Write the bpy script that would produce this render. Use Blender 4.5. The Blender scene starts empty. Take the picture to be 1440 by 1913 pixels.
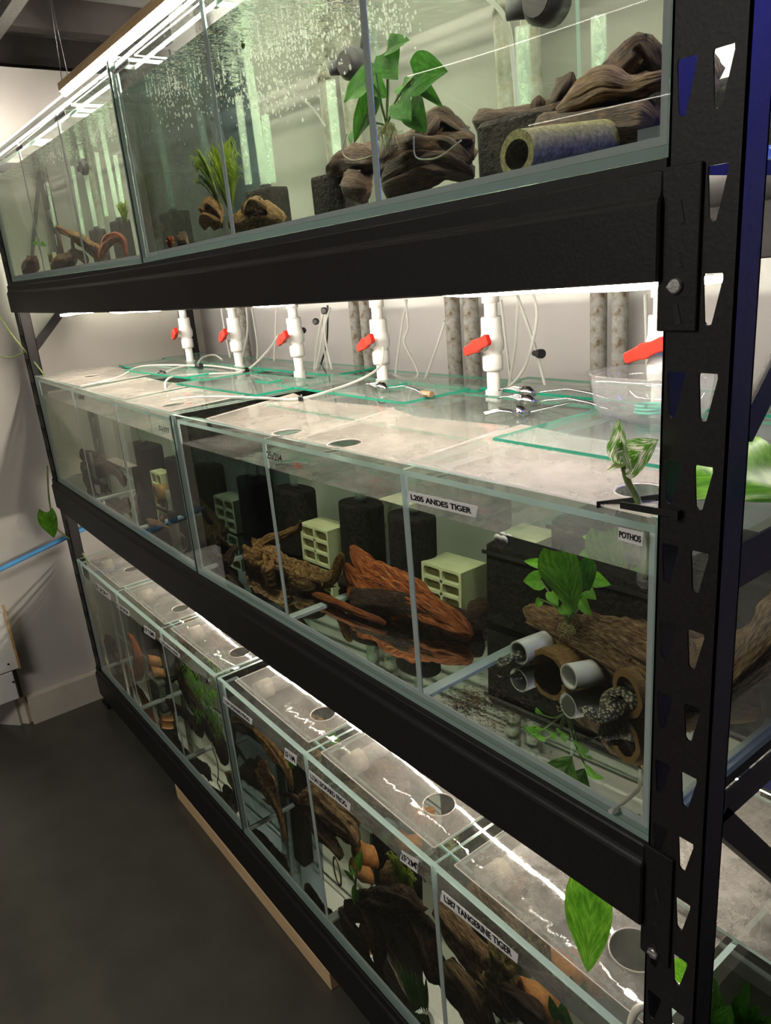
import bpy, bmesh, math, random
from mathutils import Vector, Matrix, noise
random.seed(7)
PI = math.pi
S = bpy.context.scene
C = S.collection

# ------------------------------------------------------------------ camera
CAM = Vector((0.37995, -0.59001, 1.55894))
YAW, PITCH, ROLL, FPX = 0.943474, -0.3132126, -0.0897443, 1388.92
def cam_axes():
    cy, sy, cp, sp = math.cos(YAW), math.sin(YAW), math.cos(PITCH), math.sin(PITCH)
    f = Vector((-sy*cp, cy*cp, sp)); r = Vector((cy, sy, 0)); u = r.cross(f)
    cr, sr = math.cos(ROLL), math.sin(ROLL)
    return f, r*cr + u*sr, u*cr - r*sr
FW, RT, UP = cam_axes()
cd = bpy.data.cameras.new('camera'); cam = bpy.data.objects.new('camera', cd); C.objects.link(cam)
M = Matrix((RT, UP, -FW)).transposed().to_4x4(); M.translation = CAM; cam.matrix_world = M
cd.sensor_fit = 'VERTICAL'; cd.sensor_height = 36; cd.lens = FPX/1913*36; cd.clip_start = 0.02
S.camera = cam

# ------------------------------------------------------------------ world, exposure, light levels
S.view_settings.view_transform = 'Standard'; S.view_settings.look = 'None'
S.view_settings.exposure = 0.3; S.view_settings.gamma = 1
LED_POWER = 210.0          # strips over the tanks
ROOM_POWER = 30.0
w = bpy.data.worlds.new('room_air'); S.world = w; w.use_nodes = True
w.node_tree.nodes['Background'].inputs[0].default_value = (0.55, 0.55, 0.6, 1)
w.node_tree.nodes['Background'].inputs[1].default_value = 0.02
cy_ = S.cycles
cy_.max_bounces = 16; cy_.transparent_max_bounces = 40; cy_.glossy_bounces = 8; cy_.transmission_bounces = 10
cy_.diffuse_bounces = 3; cy_.use_denoising = True; cy_.caustics_reflective = False; cy_.caustics_refractive = False
cy_.sample_clamp_indirect = 4.0; cy_.blur_glossy = 0.5; cy_.use_adaptive_sampling = False
def lamp(name, kind, loc, power, color, size=0.5, rot=(0, 0, 0), size_y=None):
    d = bpy.data.lights.new(name, kind); d.energy = power; d.color = color
    if kind == 'AREA':
        d.size = size
        if size_y: d.shape = 'RECTANGLE'; d.size_y = size_y
    else: d.shadow_soft_size = size
    o = bpy.data.objects.new(name, d); o.location = loc; o.rotation_euler = rot; C.objects.link(o); return o
lamp('room_ceiling_lamp', 'AREA', (-.6, -2.0, 2.36), ROOM_POWER, (1, .95, .88), 0.6, size_y=1.2)
bl = lamp('blue_aquarium_lamp', 'AREA', (.66, .42, 2.06), 2.6, (0.06, 0.08, 1.0), 0.12, size_y=0.5)
bl.rotation_euler = (Vector((.06, 0, 1.75))-bl.location).to_track_quat('-Z', 'Y').to_euler(); bl.data.spread = 1.5

# ------------------------------------------------------------------ pixel -> place (the photograph's geometry)
def ray(u, v): return FW + RT*((u-720)/FPX) - UP*((v-956.5)/FPX)
def A(u, v, y): d = ray(u, v); return CAM + d*((y-CAM.y)/d.y)
def AZ(u, v, z): d = ray(u, v); return CAM + d*((z-CAM.z)/d.z)
def AX(u, v, x): d = ray(u, v); return CAM + d*((x-CAM.x)/d.x)
def W(u, v, y, yf=0.009):
    d = ray(u, v); q = CAM + d*((yf-CAM.y)/d.y); d.normalize()
    n = Vector((0, -1, 0)); e = 1/1.33; c = -n.dot(d)
    r = d*e + n*(e*c - math.sqrt(1-e*e*(1-c*c)))
    return q + r*((y-yf)/r.y)
def WF(u, v, z):
    a = W(u, v, .01); b = W(u, v, .5); t = (z-a.z)/(b.z-a.z); return a + (b-a)*t

# ------------------------------------------------------------------ materials
MAT = {}
def newmat(name):
    m = bpy.data.materials.new(name); m.use_nodes = True; nt = m.node_tree; nt.nodes.clear()
    out = nt.nodes.new('ShaderNodeOutputMaterial'); MAT[name] = m
    def N(t, **k):
        n = nt.nodes.new(t)
        for a, b in k.items():
            if a.startswith('i_'): n.inputs[int(a[2:])].default_value = b
            elif hasattr(n, a): setattr(n, a, b)
            else: n.inputs[a.replace('_', ' ')].default_value = b
        return n
    L = nt.links.new
    return m, nt, out, N, L
def noise_n(N, L, scale, detail=4, coord='Object', mapping=None, rough=.55):
    tc = N('ShaderNodeTexCoord'); no = N('ShaderNodeTexNoise'); no.inputs['Scale'].default_value = scale
    no.inputs['Detail'].default_value = detail; no.inputs['Roughness'].default_value = rough
    src = tc.outputs[coord]
    if mapping:
        mp = N('ShaderNodeMapping'); mp.inputs['Scale'].default_value = mapping; L(src, mp.inputs[0]); src = mp.outputs[0]
    L(src, no.inputs['Vector']); return no
def ramp(N, L, src, stops):
    r = N('ShaderNodeValToRGB'); e = r.color_ramp.elements
    while len(e) < len(stops): e.new(0.5)
    for k, (p, c) in zip(e, stops): k.position = p; k.color = (*c, 1)
    L(src, r.inputs[0]); return r
def plain(name, col, rough=.5, metal=0, nscale=0, amt=.25, bump=0, spec=.5, coord='Object', mapping=None):
    m, nt, out, N, L = newmat(name)
    p = N('ShaderNodeBsdfPrincipled'); p.inputs['Roughness'].default_value = rough; p.inputs['Metallic'].default_value = metal
    p.inputs['Specular IOR Level'].default_value = spec
    p.inputs['Base Color'].default_value = (*col, 1)
    if nscale:
        no = noise_n(N, L, nscale, coord=coord, mapping=mapping)
        r = ramp(N, L, no.outputs['Fac'], [(.3, tuple(c*(1-amt) for c in col)), (.7, tuple(min(1, c*(1+amt)) for c in col))])
        L(r.outputs[0], p.inputs['Base Color'])
        if bump:
            b = N('ShaderNodeBump'); b.inputs['Strength'].default_value = bump; b.inputs['Distance'].default_value = .004
            L(no.outputs['Fac'], b.inputs['Height']); L(b.outputs[0], p.inputs['Normal'])
    L(p.outputs[0], out.inputs[0]); return m
def multi(name, stops, scale, rough=.6, bump=.4, coord='Object', mapping=None, detail=8, dist=.004, trans=0):
    m, nt, out, N, L = newmat(name)
    p = N('ShaderNodeBsdfPrincipled'); p.inputs['Roughness'].default_value = rough
    p.inputs['Specular IOR Level'].default_value = .25
    no = noise_n(N, L, scale, detail, coord, mapping, .65)
    r = ramp(N, L, no.outputs['Fac'], stops); L(r.outputs[0], p.inputs['Base Color'])
    b = N('ShaderNodeBump'); b.inputs['Strength'].default_value = bump; b.inputs['Distance'].default_value = dist
    L(no.outputs['Fac'], b.inputs['Height']); L(b.outputs[0], p.inputs['Normal'])
    if trans:
        t = N('ShaderNodeBsdfTranslucent'); L(r.outputs[0], t.inputs[0]); mx = N('ShaderNodeMixShader'); mx.inputs[0].default_value = trans
        L(p.outputs[0], mx.inputs[1]); L(t.outputs[0], mx.inputs[2]); L(mx.outputs[0], out.inputs[0])
    else: L(p.outputs[0], out.inputs[0])
    return m
plain('black_steel', (.0105, .0092, .0088), .5, 0, 260, .35, .10, spec=.3)
plain('side_steel', (.0125, .0108, .0105), .5, 0, 240, .3, .08, spec=.3)
plain('board', (.01, .01, .01), .7)
plain('wall_paint', (.40, .385, .385), .65, 0, 3, .04)
plain('end_wall_paint', (.52, .49, .45), .65, 0, 3, .05)
plain('floor_paint', (.060, .057, .045), .32, 0, 9, .16, .08)
plain('skirting', (.62, .55, .45), .5, 0, 12, .08)
plain('ceiling_sheet', (.30, .30, .28), .6, 0, 4, .3)
plain('ceiling_steel', (.045, .038, .036), .6, 0, 8, .3)
plain('pvc', (.83, .82, .79), .3, 0, 30, .04)
plain('pvc_old', (.74, .69, .56), .4, 0, 25, .12)
plain('red_plastic', (.78, .035, .02), .3, 0, 40, .1)
plain('black_plastic', (.012, .012, .013), .35)
plain('zinc', (.5, .5, .48), .35, .9, 90, .2, .2)
plain('steel', (.75, .74, .72), .16, 1, 60, .06)
plain('cork', (.32, .20, .10), .6, 0, 60, .3, .3)
plain('tag_paper', (.75, .74, .72), .5)
plain('ink', (.01, .01, .01), .6)
plain('foam', (.014, .012, .010), .95, 0, 130, .7, .9, spec=.1)
plain('blue_pipe', (.10, .36, .72), .35, 0, 20, .1)
plain('cabinet_white', (.72, .70, .66), .5)
plain('cabinet_edge', (.45, .28, .12), .6, 0, 30, .3)
plain('rubber', (.02, .02, .022), .5)
plain('orange_clay', (.62, .27, .08), .7, 0, 70, .35, .4)
plain('slate', (.12, .135, .12), .7, 0, 60, .6, .5)
plain('net_cord', (.02, .36, .22), .6)
plain('tubing_green', (.03, .42, .30), .3)
plain('snail', (.35, .2, .08), .3)
multi('galvanised', [(.34, (.12, .075, .035)), (.45, (.24, .22, .19)), (.6, (.31, .31, .30)), (.75, (.40, .40, .40))], 62, .55, .25)
multi('pine', [(.3, (.50, .33, .17)), (.5, (.62, .43, .24)), (.7, (.70, .50, .30))], 6, .5, .1, mapping=(1, 14, 14))
multi('wood_dark', [(.32, (.004, .003, .002)), (.46, (.028, .014, .008)), (.57, (.085, .042, .021)), (.70, (.25, .13, .06))], 7, .5, 1, 'UV', (9, 2.2, 1), dist=.006)
multi('wood_tan', [(.30, (.016, .008, .004)), (.44, (.11, .056, .027)), (.55, (.30, .18, .09)), (.70, (.60, .42, .25))], 7, .5, 1, 'UV', (9, 1.5, 1), dist=.006)
multi('wood_red', [(.34, (.018, .006, .003)), (.43, (.22, .050, .013)), (.54, (.56, .15, .035)), (.70, (.80, .36, .12))], 7, .5, 1, 'UV', (10, 1.2, 1), dist=.006)
multi('wood_gold', [(.30, (.020, .010, .004)), (.43, (.13, .062, .020)), (.55, (.36, .20, .070)), (.70, (.66, .44, .18))], 8, .5, 1, 'UV', (6, 3, 1), dist=.006)
multi('bamboo_rough', [(.35, (.08, .040, .012)), (.5, (.30, .17, .06)), (.7, (.52, .33, .14))], 9, .8, .8, 'UV', (16, 1.2, 1), dist=.003)
multi('olive_clay', [(.3, (.05, .045, .015)), (.5, (.22, .19, .07)), (.75, (.45, .40, .18))], 160, .8, .6, dist=.002)
multi('cave_glaze', [(.2, (.42, .43, .22)), (.55, (.60, .62, .38)), (.8, (.70, .71, .48))], 14, .45, .05, dist=.001)
multi('cave_mud', [(.3, (.20, .165, .07)), (.7, (.33, .28, .13))], 50, .8, .1)
multi('leaf_green', [(.30, (.030, .105, .006)), (.5, (.065, .20, .012)), (.72, (.16, .33, .035))], 3.5, .28, .12, 'UV', (3, 1, 1), 3, .002, .35)
multi('leaf_deep', [(.30, (.015, .06, .006)), (.5, (.03, .115, .012)), (.75, (.09, .21, .03))], 3, .35, .12, 'UV', (3, 1, 1), 3, .002, .3)
multi('leaf_bright', [(.30, (.06, .26, .01)), (.5, (.14, .42, .02)), (.75, (.36, .60, .08))], 5, .35, .15, 'UV', (3, 1, 1), 3, .002, .35)
multi('leaf_variegated', [(.36, (.05, .16, .012)), (.50, (.08, .24, .02)), (.56, (.62, .60, .52)), (.66, (.75, .72, .68))], 2.6, .3, .1, 'UV', (5, .8, 1), 4, .002, .3)
multi('fern', [(.3, (.06, .10, .008)), (.5, (.17, .24, .02)), (.75, (.40, .44, .07))], 25, .5, .2, trans=.4)
multi('fern_reflection', [(.3, (.035, .02, .008)), (.5, (.10, .055, .02)), (.75, (.20, .17, .04))], 25, .6, .2, trans=.3)
multi('moss', [(.3, (.06, .20, .01)), (.5, (.18, .48, .03)), (.75, (.45, .68, .12))], 30, .6, .4, trans=.3)
multi('algae', [(.3, (.07, .05, .012)), (.5, (.20, .15, .05)), (.75, (.42, .34, .12))], 60, .8, .6)
multi('root', [(.3, (.35, .32, .08)), (.7, (.62, .60, .25))], 20, .6, .1)
multi('stem', [(.3, (.10, .17, .04)), (.7, (.30, .36, .14))], 20, .4, .1)
multi('worm', [(.35, (.05, .018, .008)), (.65, (.16, .075, .03))], 90, .7, .1)
def fish_mat():
    m, nt, out, N, L = newmat('spotted_skin')
    p = N('ShaderNodeBsdfPrincipled'); p.inputs['Roughness'].default_value = .45
    tc = N('ShaderNodeTexCoord'); v = N('ShaderNodeTexVoronoi'); v.inputs['Scale'].default_value = 190; L(tc.outputs['Object'], v.inputs[0])
    r = ramp(N, L, v.outputs['Distance'], [(.30, (.44, .40, .27)), (.46, (.06, .05, .035)), (.62, (.02, .018, .012))])
    L(r.outputs[0], p.inputs['Base Color']); L(p.outputs[0], out.inputs[0])
fish_mat()
def emit(name, col, s):
    m, nt, out, N, L = newmat(name); e = N('ShaderNodeEmission'); e.inputs[0].default_value = (*col, 1); e.inputs[1].default_value = s
    L(e.outputs[0], out.inputs[0]); m.cycles.emission_sampling = 'FRONT_BACK'; return m
emit('led', (1, .90, .76), LED_POWER)
emit('led_low', (1, .90, .76), LED_POWER*1.2)
emit('led_bar', (1, .92, .80), LED_POWER*1.9)
emit('led_far', (1, .93, .85), 14)
def glassy(name, tint, ior=1.45, rough=0, haze=0, hscale=8, hcol=(.8, .78, .74), hz=(.35, .75), bump=0, bscale=20, kind='transparent', mapping=None, tir=False, above=None, gcol=(.97, .99, .97)):
    """thin clear sheet or water face: what passes + a Fresnel mirror (+ dried film)"""
    m, nt, out, N, L = newmat(name)
    if kind == 'transparent': t = N('ShaderNodeBsdfTransparent'); t.inputs[0].default_value = (*tint, 1)
    else: t = N('ShaderNodeBsdfRefraction'); t.inputs[0].default_value = (*tint, 1); t.inputs['IOR'].default_value = ior; t.inputs['Roughness'].default_value = 0
    g = N('ShaderNodeBsdfGlossy'); g.inputs['Roughness'].default_value = rough; g.inputs[0].default_value = (*gcol, 1)
    fr = N('ShaderNodeFresnel'); fr.inputs[0].default_value = ior
    mx = N('ShaderNodeMixShader'); L(t.outputs[0], mx.inputs[1]); L(g.outputs[0], mx.inputs[2])
    if kind == 'refraction': mx.inputs[0].default_value = 0   # the outer glass face already mirrors
    elif tir and above:   # water surface: one index seen from the air, a softer one from below
        ge = N('ShaderNodeNewGeometry'); f2 = N('ShaderNodeFresnel'); f2.inputs[0].default_value = above
        mf = N('ShaderNodeMix'); L(ge.outputs['Backfacing'], mf.inputs[0]); L(f2.outputs[0], mf.inputs[2]); L(fr.outputs[0], mf.inputs[3]); L(mf.outputs[0], mx.inputs[0])
    elif tir: L(fr.outputs[0], mx.inputs[0])
    else:   # a thin sheet mirrors once, on the face turned to the eye
        ge = N('ShaderNodeNewGeometry'); mt = N('ShaderNodeMath'); mt.operation = 'SUBTRACT'; mt.inputs[0].default_value = 1; L(ge.outputs['Backfacing'], mt.inputs[1])
        ml = N('ShaderNodeMath'); ml.operation = 'MULTIPLY'; L(fr.outputs[0], ml.inputs[0]); L(mt.outputs[0], ml.inputs[1]); L(ml.outputs[0], mx.inputs[0])
    if bump:
        no = noise_n(N, L, bscale, 3, mapping=mapping); b = N('ShaderNodeBump'); b.inputs['Strength'].default_value = bump; b.inputs['Distance'].default_value = .01
        L(no.outputs['Fac'], b.inputs['Height']); L(b.outputs[0], g.inputs['Normal']); L(b.outputs[0], fr.inputs['Normal'])
    last = mx
    if haze:
        no2 = noise_n(N, L, hscale, 10, rough=.7)
        mr = N('ShaderNodeMapRange'); mr.inputs['From Min'].default_value = hz[0]; mr.inputs['From Max'].default_value = hz[1]
        mr.inputs['To Min'].default_value = haze*.25; mr.inputs['To Max'].default_value = haze; L(no2.outputs['Fac'], mr.inputs[0])
        d = N('ShaderNodeBsdfDiffuse'); d.inputs[0].default_value = (*hcol, 1); tl = N('ShaderNodeBsdfTranslucent'); tl.inputs[0].default_value = (*hcol, 1)
        dt = N('ShaderNodeMixShader'); dt.inputs[0].default_value = .5; L(d.outputs[0], dt.inputs[1]); L(tl.outputs[0], dt.inputs[2])
        m2 = N('ShaderNodeMixShader'); L(mr.outputs[0], m2.inputs[0]); L(mx.outputs[0], m2.inputs[1]); L(dt.outputs[0], m2.inputs[2]); last = m2
    L(last.outputs[0], out.inputs[0]); return m
glassy('pane', (.972, .99, .98))
glassy('pane_film', (.982, .992, .978), haze=.012, hscale=14, hcol=(.6, .65, .6))
glassy('divider_pane', (.96, .98, .965), ior=1.12)
glassy('bottom_glass', (.86, .93, .89), ior=1.12, haze=.12, hscale=22, hcol=(.45, .5, .38))
glassy('lid_glass', (.93, .985, .96), haze=.24, hscale=9, hcol=(.62, .66, .62), bump=.03, bscale=4)
glassy('lid_poly', (.95, .95, .94), haze=.42, hscale=4.5, hcol=(.70, .65, .58), rough=.07, bump=.10, bscale=6, hz=(.3, .62))
glassy('lid_wet', (.96, .96, .95), haze=.46, hscale=11, hcol=(.44, .42, .39), rough=.03, bump=.05, bscale=7, hz=(.28, .60))
glassy('lid_scaled', (.92, .92, .91), haze=.54, hscale=26, hcol=(.46, .44, .41), rough=.05, bump=.05, bscale=9, hz=(.36, .62))
glassy('tube_clear', (.92, .93, .90), haze=.78, hscale=30, hcol=(.86, .86, .82), hz=(0, .3))
glassy('tub_clear', (.95, .96, .96), haze=.15, hscale=30, hz=(0, .5))
glassy('uplift', (.90, .95, .92), haze=.30, hscale=45, hcol=(.72, .78, .68), hz=(.38, .62))
glassy('bubble', (.95, .98, .96), 1.33, .05, haze=.45, hscale=60, hcol=(.95, .95, .9), hz=(0, .5))
glassy('water_front', (.975, .995, .94), 1.33, kind='refraction')
glassy('water_side', (.95, .98, .93), 1.33, tir=True)
glassy('water_dim_mirror_side', (.95, .98, .93), 1.33, tir=True, gcol=(.24, .32, .38))  # mirror colour darkened and blued to paint in the dim end reflection
glassy('water_back', (.98, .99, .94), 1.08)
glassy('water_top', (.985, 1, .99), 1.05, bump=.25, bscale=7, tir=True, above=1.36, haze=.24, hscale=10, hcol=(.72, .72, .66), hz=(.3, .7))
glassy('water_top_churned', (.985, 1, .99), 1.05, bump=1.0, bscale=26, mapping=(1, .45, 1), tir=True, above=1.33)
def edge_mat(name, col, tr=.5):
    m, nt, out, N, L = newmat(name)
    d = N('ShaderNodeBsdfDiffuse'); d.inputs[0].default_value = (*col, 1)
    t = N('ShaderNodeBsdfTranslucent'); t.inputs[0].default_value = (*col, 1)
    g = N('ShaderNodeBsdfGlossy'); g.inputs['Roughness'].default_value = .15
    a = N('ShaderNodeMixShader'); a.inputs[0].default_value = tr; L(d.outputs[0], a.inputs[1]); L(t.outputs[0], a.inputs[2])
    b = N('ShaderNodeMixShader'); b.inputs[0].default_value = .08; L(a.outputs[0], b.inputs[1]); L(g.outputs[0], b.inputs[2])
    L(b.outputs[0], out.inputs[0])
edge_mat('glass_edge', (.44, .59, .54)); edge_mat('lid_edge', (.03, .42, .27)); edge_mat('silicone', (.78, .88, .88)); edge_mat('poly_edge', (.8, .75, .7))

# ------------------------------------------------------------------ mesh helpers
def box(bm, x0, x1, y0, y1, z0, z1, zf=None, mi=0):
    vs = []
    for z in (z0, z1):
        for x, y in ((x0, y0), (x1, y0), (x1, y1), (x0, y1)):
            vs.append(bm.verts.new((x, y, z + (zf(x) if zf else 0))))
    fs = [(3, 2, 1, 0), (4, 5, 6, 7), (0, 1, 5, 4), (1, 2, 6, 5), (2, 3, 7, 6), (3, 0, 4, 7)]   # bottom top front right back left
    out = [bm.faces.new([vs[i] for i in f]) for f in fs]
    for f in out: f.material_index = mi
    return out
def obox(bm, c, ax, ay, az):
    "oriented box: centre and three half-axis vectors"
    c, ax, ay, az = map(Vector, (c, ax, ay, az)); vs = []
    for sz in (-1, 1):
        for sx, sy in ((-1, -1), (1, -1), (1, 1), (-1, 1)): vs.append(bm.verts.new(c + ax*sx + ay*sy + az*sz))
    for f in ((3, 2, 1, 0), (4, 5, 6, 7), (0, 1, 5, 4), (1, 2, 6, 5), (2, 3, 7, 6), (3, 0, 4, 7)): bm.faces.new([vs[i] for i in f])
def frames(pts):
    pts = [Vector(p) for p in pts]; T = []
    for i in range(len(pts)):
        a = pts[max(0, i-1)]; b = pts[min(len(pts)-1, i+1)]; T.append((b-a).normalized())
    n = T[0].orthogonal().normalized(); out = []
    for i, t in enumerate(T):
        n = (n - t*n.dot(t)); n = n.normalized() if n.length > 1e-6 else t.orthogonal().normalized()
        out.append((pts[i], t, n, t.cross(n)))
    return out
def crom(pts, k=8):
    "Catmull-Rom through points (tuples of any length)"
    P = [tuple(p) for p in pts]; P = [P[0]] + P + [P[-1]]; out = []
    for i in range(1, len(P)-2):
        for j in range(k):
            t = j/k; a, b, c, d = P[i-1], P[i], P[i+1], P[i+2]
            out.append(tuple(.5*((2*b[n]) + (-a[n]+c[n])*t + (2*a[n]-5*b[n]+4*c[n]-d[n])*t*t + (-a[n]+3*b[n]-3*c[n]+d[n])*t**3) for n in range(len(b))))
    out.append(P[-2]); return out
def tube(bm, pts, r, seg=8, smooth=4, cap=True, hollow=0):
    pts = crom(pts, smooth) if smooth > 1 and len(pts) > 2 else [tuple(p) for p in pts]
    F = frames(pts); rings = []
    for i, (p, t, n, b) in enumerate(F):
        rr = r[min(i*len(r)//len(F), len(r)-1)] if isinstance(r, (list, tuple)) else r
        rings.append([bm.verts.new(p + (n*math.cos(2*PI*k/seg) + b*math.sin(2*PI*k/seg))*rr) for k in range(seg)])
    for a, b in zip(rings, rings[1:]):
        for k in range(seg):
            f = bm.faces.new((a[k], a[(k+1) % seg], b[(k+1) % seg], b[k])); f.smooth = True
    if hollow:
        inner = []
        for (p, t, n, b) in F: inner.append([bm.verts.new(p + (n*math.cos(2*PI*k/seg) + b*math.sin(2*PI*k/seg))*hollow) for k in range(seg)])
        for a, b in zip(inner, inner[1:]):
            for k in range(seg):
                f = bm.faces.new((a[(k+1) % seg], a[k], b[k], b[(k+1) % seg])); f.smooth = True
        for A_, B_ in ((rings[0], inner[0]), (inner[-1], rings[-1])):
            for k in range(seg): bm.faces.new((A_[(k+1) % seg], A_[k], B_[k], B_[(k+1) % seg]))
    elif cap:
        bm.faces.new(rings[0][::-1]); bm.faces.new(rings[-1])
def cyl(bm, x, y, z0, z1, r, seg=20, r1=None):
    a = [bm.verts.new((x+r*math.cos(2*PI*k/seg), y+r*math.sin(2*PI*k/seg), z0)) for k in range(seg)]
    r1 = r if r1 is None else r1
    b = [bm.verts.new((x+r1*math.cos(2*PI*k/seg), y+r1*math.sin(2*PI*k/seg), z1)) for k in range(seg)]
    for k in range(seg):
        f = bm.faces.new((a[k], a[(k+1) % seg], b[(k+1) % seg], b[k])); f.smooth = True
    bm.faces.new(a[::-1]); bm.faces.new(b)
def lathe(bm, x, y, prof, seg=22):
    "closed vertical profile [(r, z)...]"
    rings = [[bm.verts.new((x+r*math.cos(2*PI*k/seg), y+r*math.sin(2*PI*k/seg), z)) for k in range(seg)] for r, z in prof]
    for a, b in zip(rings, rings[1:]):
        for k in range(seg): bm.faces.new((a[k], a[(k+1) % seg], b[(k+1) % seg], b[k])).smooth = False
    bm.faces.new(rings[0][::-1]); bm.faces.new(rings[-1])
def fbm(p, o=4): return noise.fractal(p, 1.0, 2.1, o, noise_basis='PERLIN_ORIGINAL')
def branch(bm, pts, rad, seed=0, seg=26, step=.006, rough=.45, flat=1.0, grain=1.0):
    "gnarled driftwood limb through pts with radii rad; UV: round the limb, along it"
    uvl = bm.loops.layers.uv.verify(); pr = [(*p, r) for p, r in zip(pts, rad)]
    n = 0; tot = sum((Vector(a[:3])-Vector(b[:3])).length for a, b in zip(pr, pr[1:]))
    k = max(3, int(tot/step/max(1, len(pr)-1))); P = crom(pr, k); F = frames([q[:3] for q in P]); L_ = 0; rings = []; us = []
    for i, (p, t, n_, b_) in enumerate(F):
        if i: L_ += (p-F[i-1][0]).length
        r = P[i][3]; e = min(i, len(F)-1-i)*tot/len(F)
        ring = []
        for s in range(seg):
            a = 2*PI*s/seg; ca, sa = math.cos(a), math.sin(a)
            q = Vector((ca*2.2, sa*2.2, L_*9*grain + seed*7.7))
            d = 1 + rough*1.6*fbm(q, 4) + rough*.5*fbm(Vector((ca*7, sa*7, L_*16*grain+seed)), 3)
            d += rough*.9*(.28-abs(noise.noise(Vector((ca*3.4, sa*3.4, L_*5*grain+seed)))))
            endcut = .018*(1+fbm(Vector((ca*3, sa*3, seed*3.1)), 2)*1.5)
            tp = min(1, .35 + .65*max(0, e)/max(.004, endcut))
            rr = max(.08, d)*r*tp
            ring.append(bm.verts.new(p + n_*ca*rr + b_*sa*rr*flat))
        rings.append(ring); us.append(L_)
    for i in range(len(rings)-1):
        for s in range(seg):
            f = bm.faces.new((rings[i][s], rings[i][(s+1) % seg], rings[i+1][(s+1) % seg], rings[i+1][s])); f.smooth = True
            for lp, (uu, vv) in zip(f.loops, ((s, i), (s+1, i), (s+1, i+1), (s, i+1))):
                lp[uvl].uv = (uu/seg, us[vv]*4 + seed)
    for r, fl in ((rings[0], True), (rings[-1], False)): bm.faces.new(r[::-1] if fl else r)
def leafm(bm, base, tip, width, up=(0, 0, 1), curl=.15, heart=.35, fold=.12, nx=6, ny=12, seed=0, wavy=.03):
    uvl = bm.loops.layers.uv.verify(); base, tip, up = Vector(base), Vector(tip), Vector(up)
    ax = tip-base; Ln = ax.length; ax.normalize(); side = ax.cross(up)
    side = side.normalized() if side.length > 1e-5 else ax.orthogonal().normalized(); nrm = side.cross(ax)
    G = []
    for j in range(ny+1):
        t = j/ny
        wd = (math.sin(PI*min(1, t*.93+.07)**(.62))**.8)*(1-.12*t)*width*.5 if heart else math.sin(PI*t)**.75*width*.5
        row = []
        for i in range(-nx, nx+1):
            s = i/nx
            back = -heart*abs(s)**1.5*(1-t)**4*width*.45
            p = base + ax*(Ln*t + back) + side*(s*wd) + nrm*(abs(s)*wd*fold*2 - curl*Ln*(t-.2)**2 + wavy*width*math.sin(9*t+seed+3*s)*abs(s))
            row.append(bm.verts.new(p))
        G.append(row)
    for j in range(ny):
        for i in range(2*nx):
            f = bm.faces.new((G[j][i], G[j][i+1], G[j+1][i+1], G[j+1][i])); f.smooth = True
            for lp, (a, b) in zip(f.loops, ((i, j), (i+1, j), (i+1, j+1), (i, j+1))):
                s = (a-nx)/nx; lp[uvl].uv = (abs(s)*.6 + b/ny*.8 + seed, b/ny - abs(s)*.35 + seed)
    bmesh.ops.solidify(bm, geom=[f for f in bm.faces if f.is_valid and False] or [], thickness=0) if False else None
def B(): return bmesh.new()
def link(name, bm, mats, parent=None, loc=None):
    me = bpy.data.meshes.new(name)
    if not isinstance(mats, (list, tuple)): mats = [mats]
    if parent is None:
        if loc is None:
            xs = [v.co for v in bm.verts]
            lo = Vector([min(v[i] for v in xs) for i in range(3)]); hi = Vector([max(v[i] for v in xs) for i in range(3)])
            loc = Vector(((lo.x+hi.x)/2, (lo.y+hi.y)/2, lo.z))
    else:
        loc = Vector((0, 0, 0)); q = parent
        while q: loc = loc + q.location; q = q.parent
    bmesh.ops.translate(bm, verts=bm.verts, vec=-Vector(loc)); bm.to_mesh(me); bm.free()
    for m in mats: me.materials.append(MAT[m])
    o = bpy.data.objects.new(name, me); C.objects.link(o)
    if parent: o.parent = parent
    else: o.location = loc
    return o
def tag(o, label, cat=None, group=None, kind=None):
    if label: o['label'] = label
    if cat: o['category'] = cat
    if group: o['group'] = group
    if kind: o['kind'] = kind
    return o
def thing(name, label, cat, loc, group=None):
    o = bpy.data.objects.new(name, None); o.empty_display_size = .02; o.location = loc; C.objects.link(o)
    return tag(o, label, cat, group)
def bevel(o, wd, seg=2):
    m = o.modifiers.new('bevel', 'BEVEL'); m.width = wd; m.segments = seg; m.limit_method = 'ANGLE'; return o
def struct(name, bm, mats): o = link(name, bm, mats, None, Vector((0, 0, 0))); o['kind'] = 'structure'; return o
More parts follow.
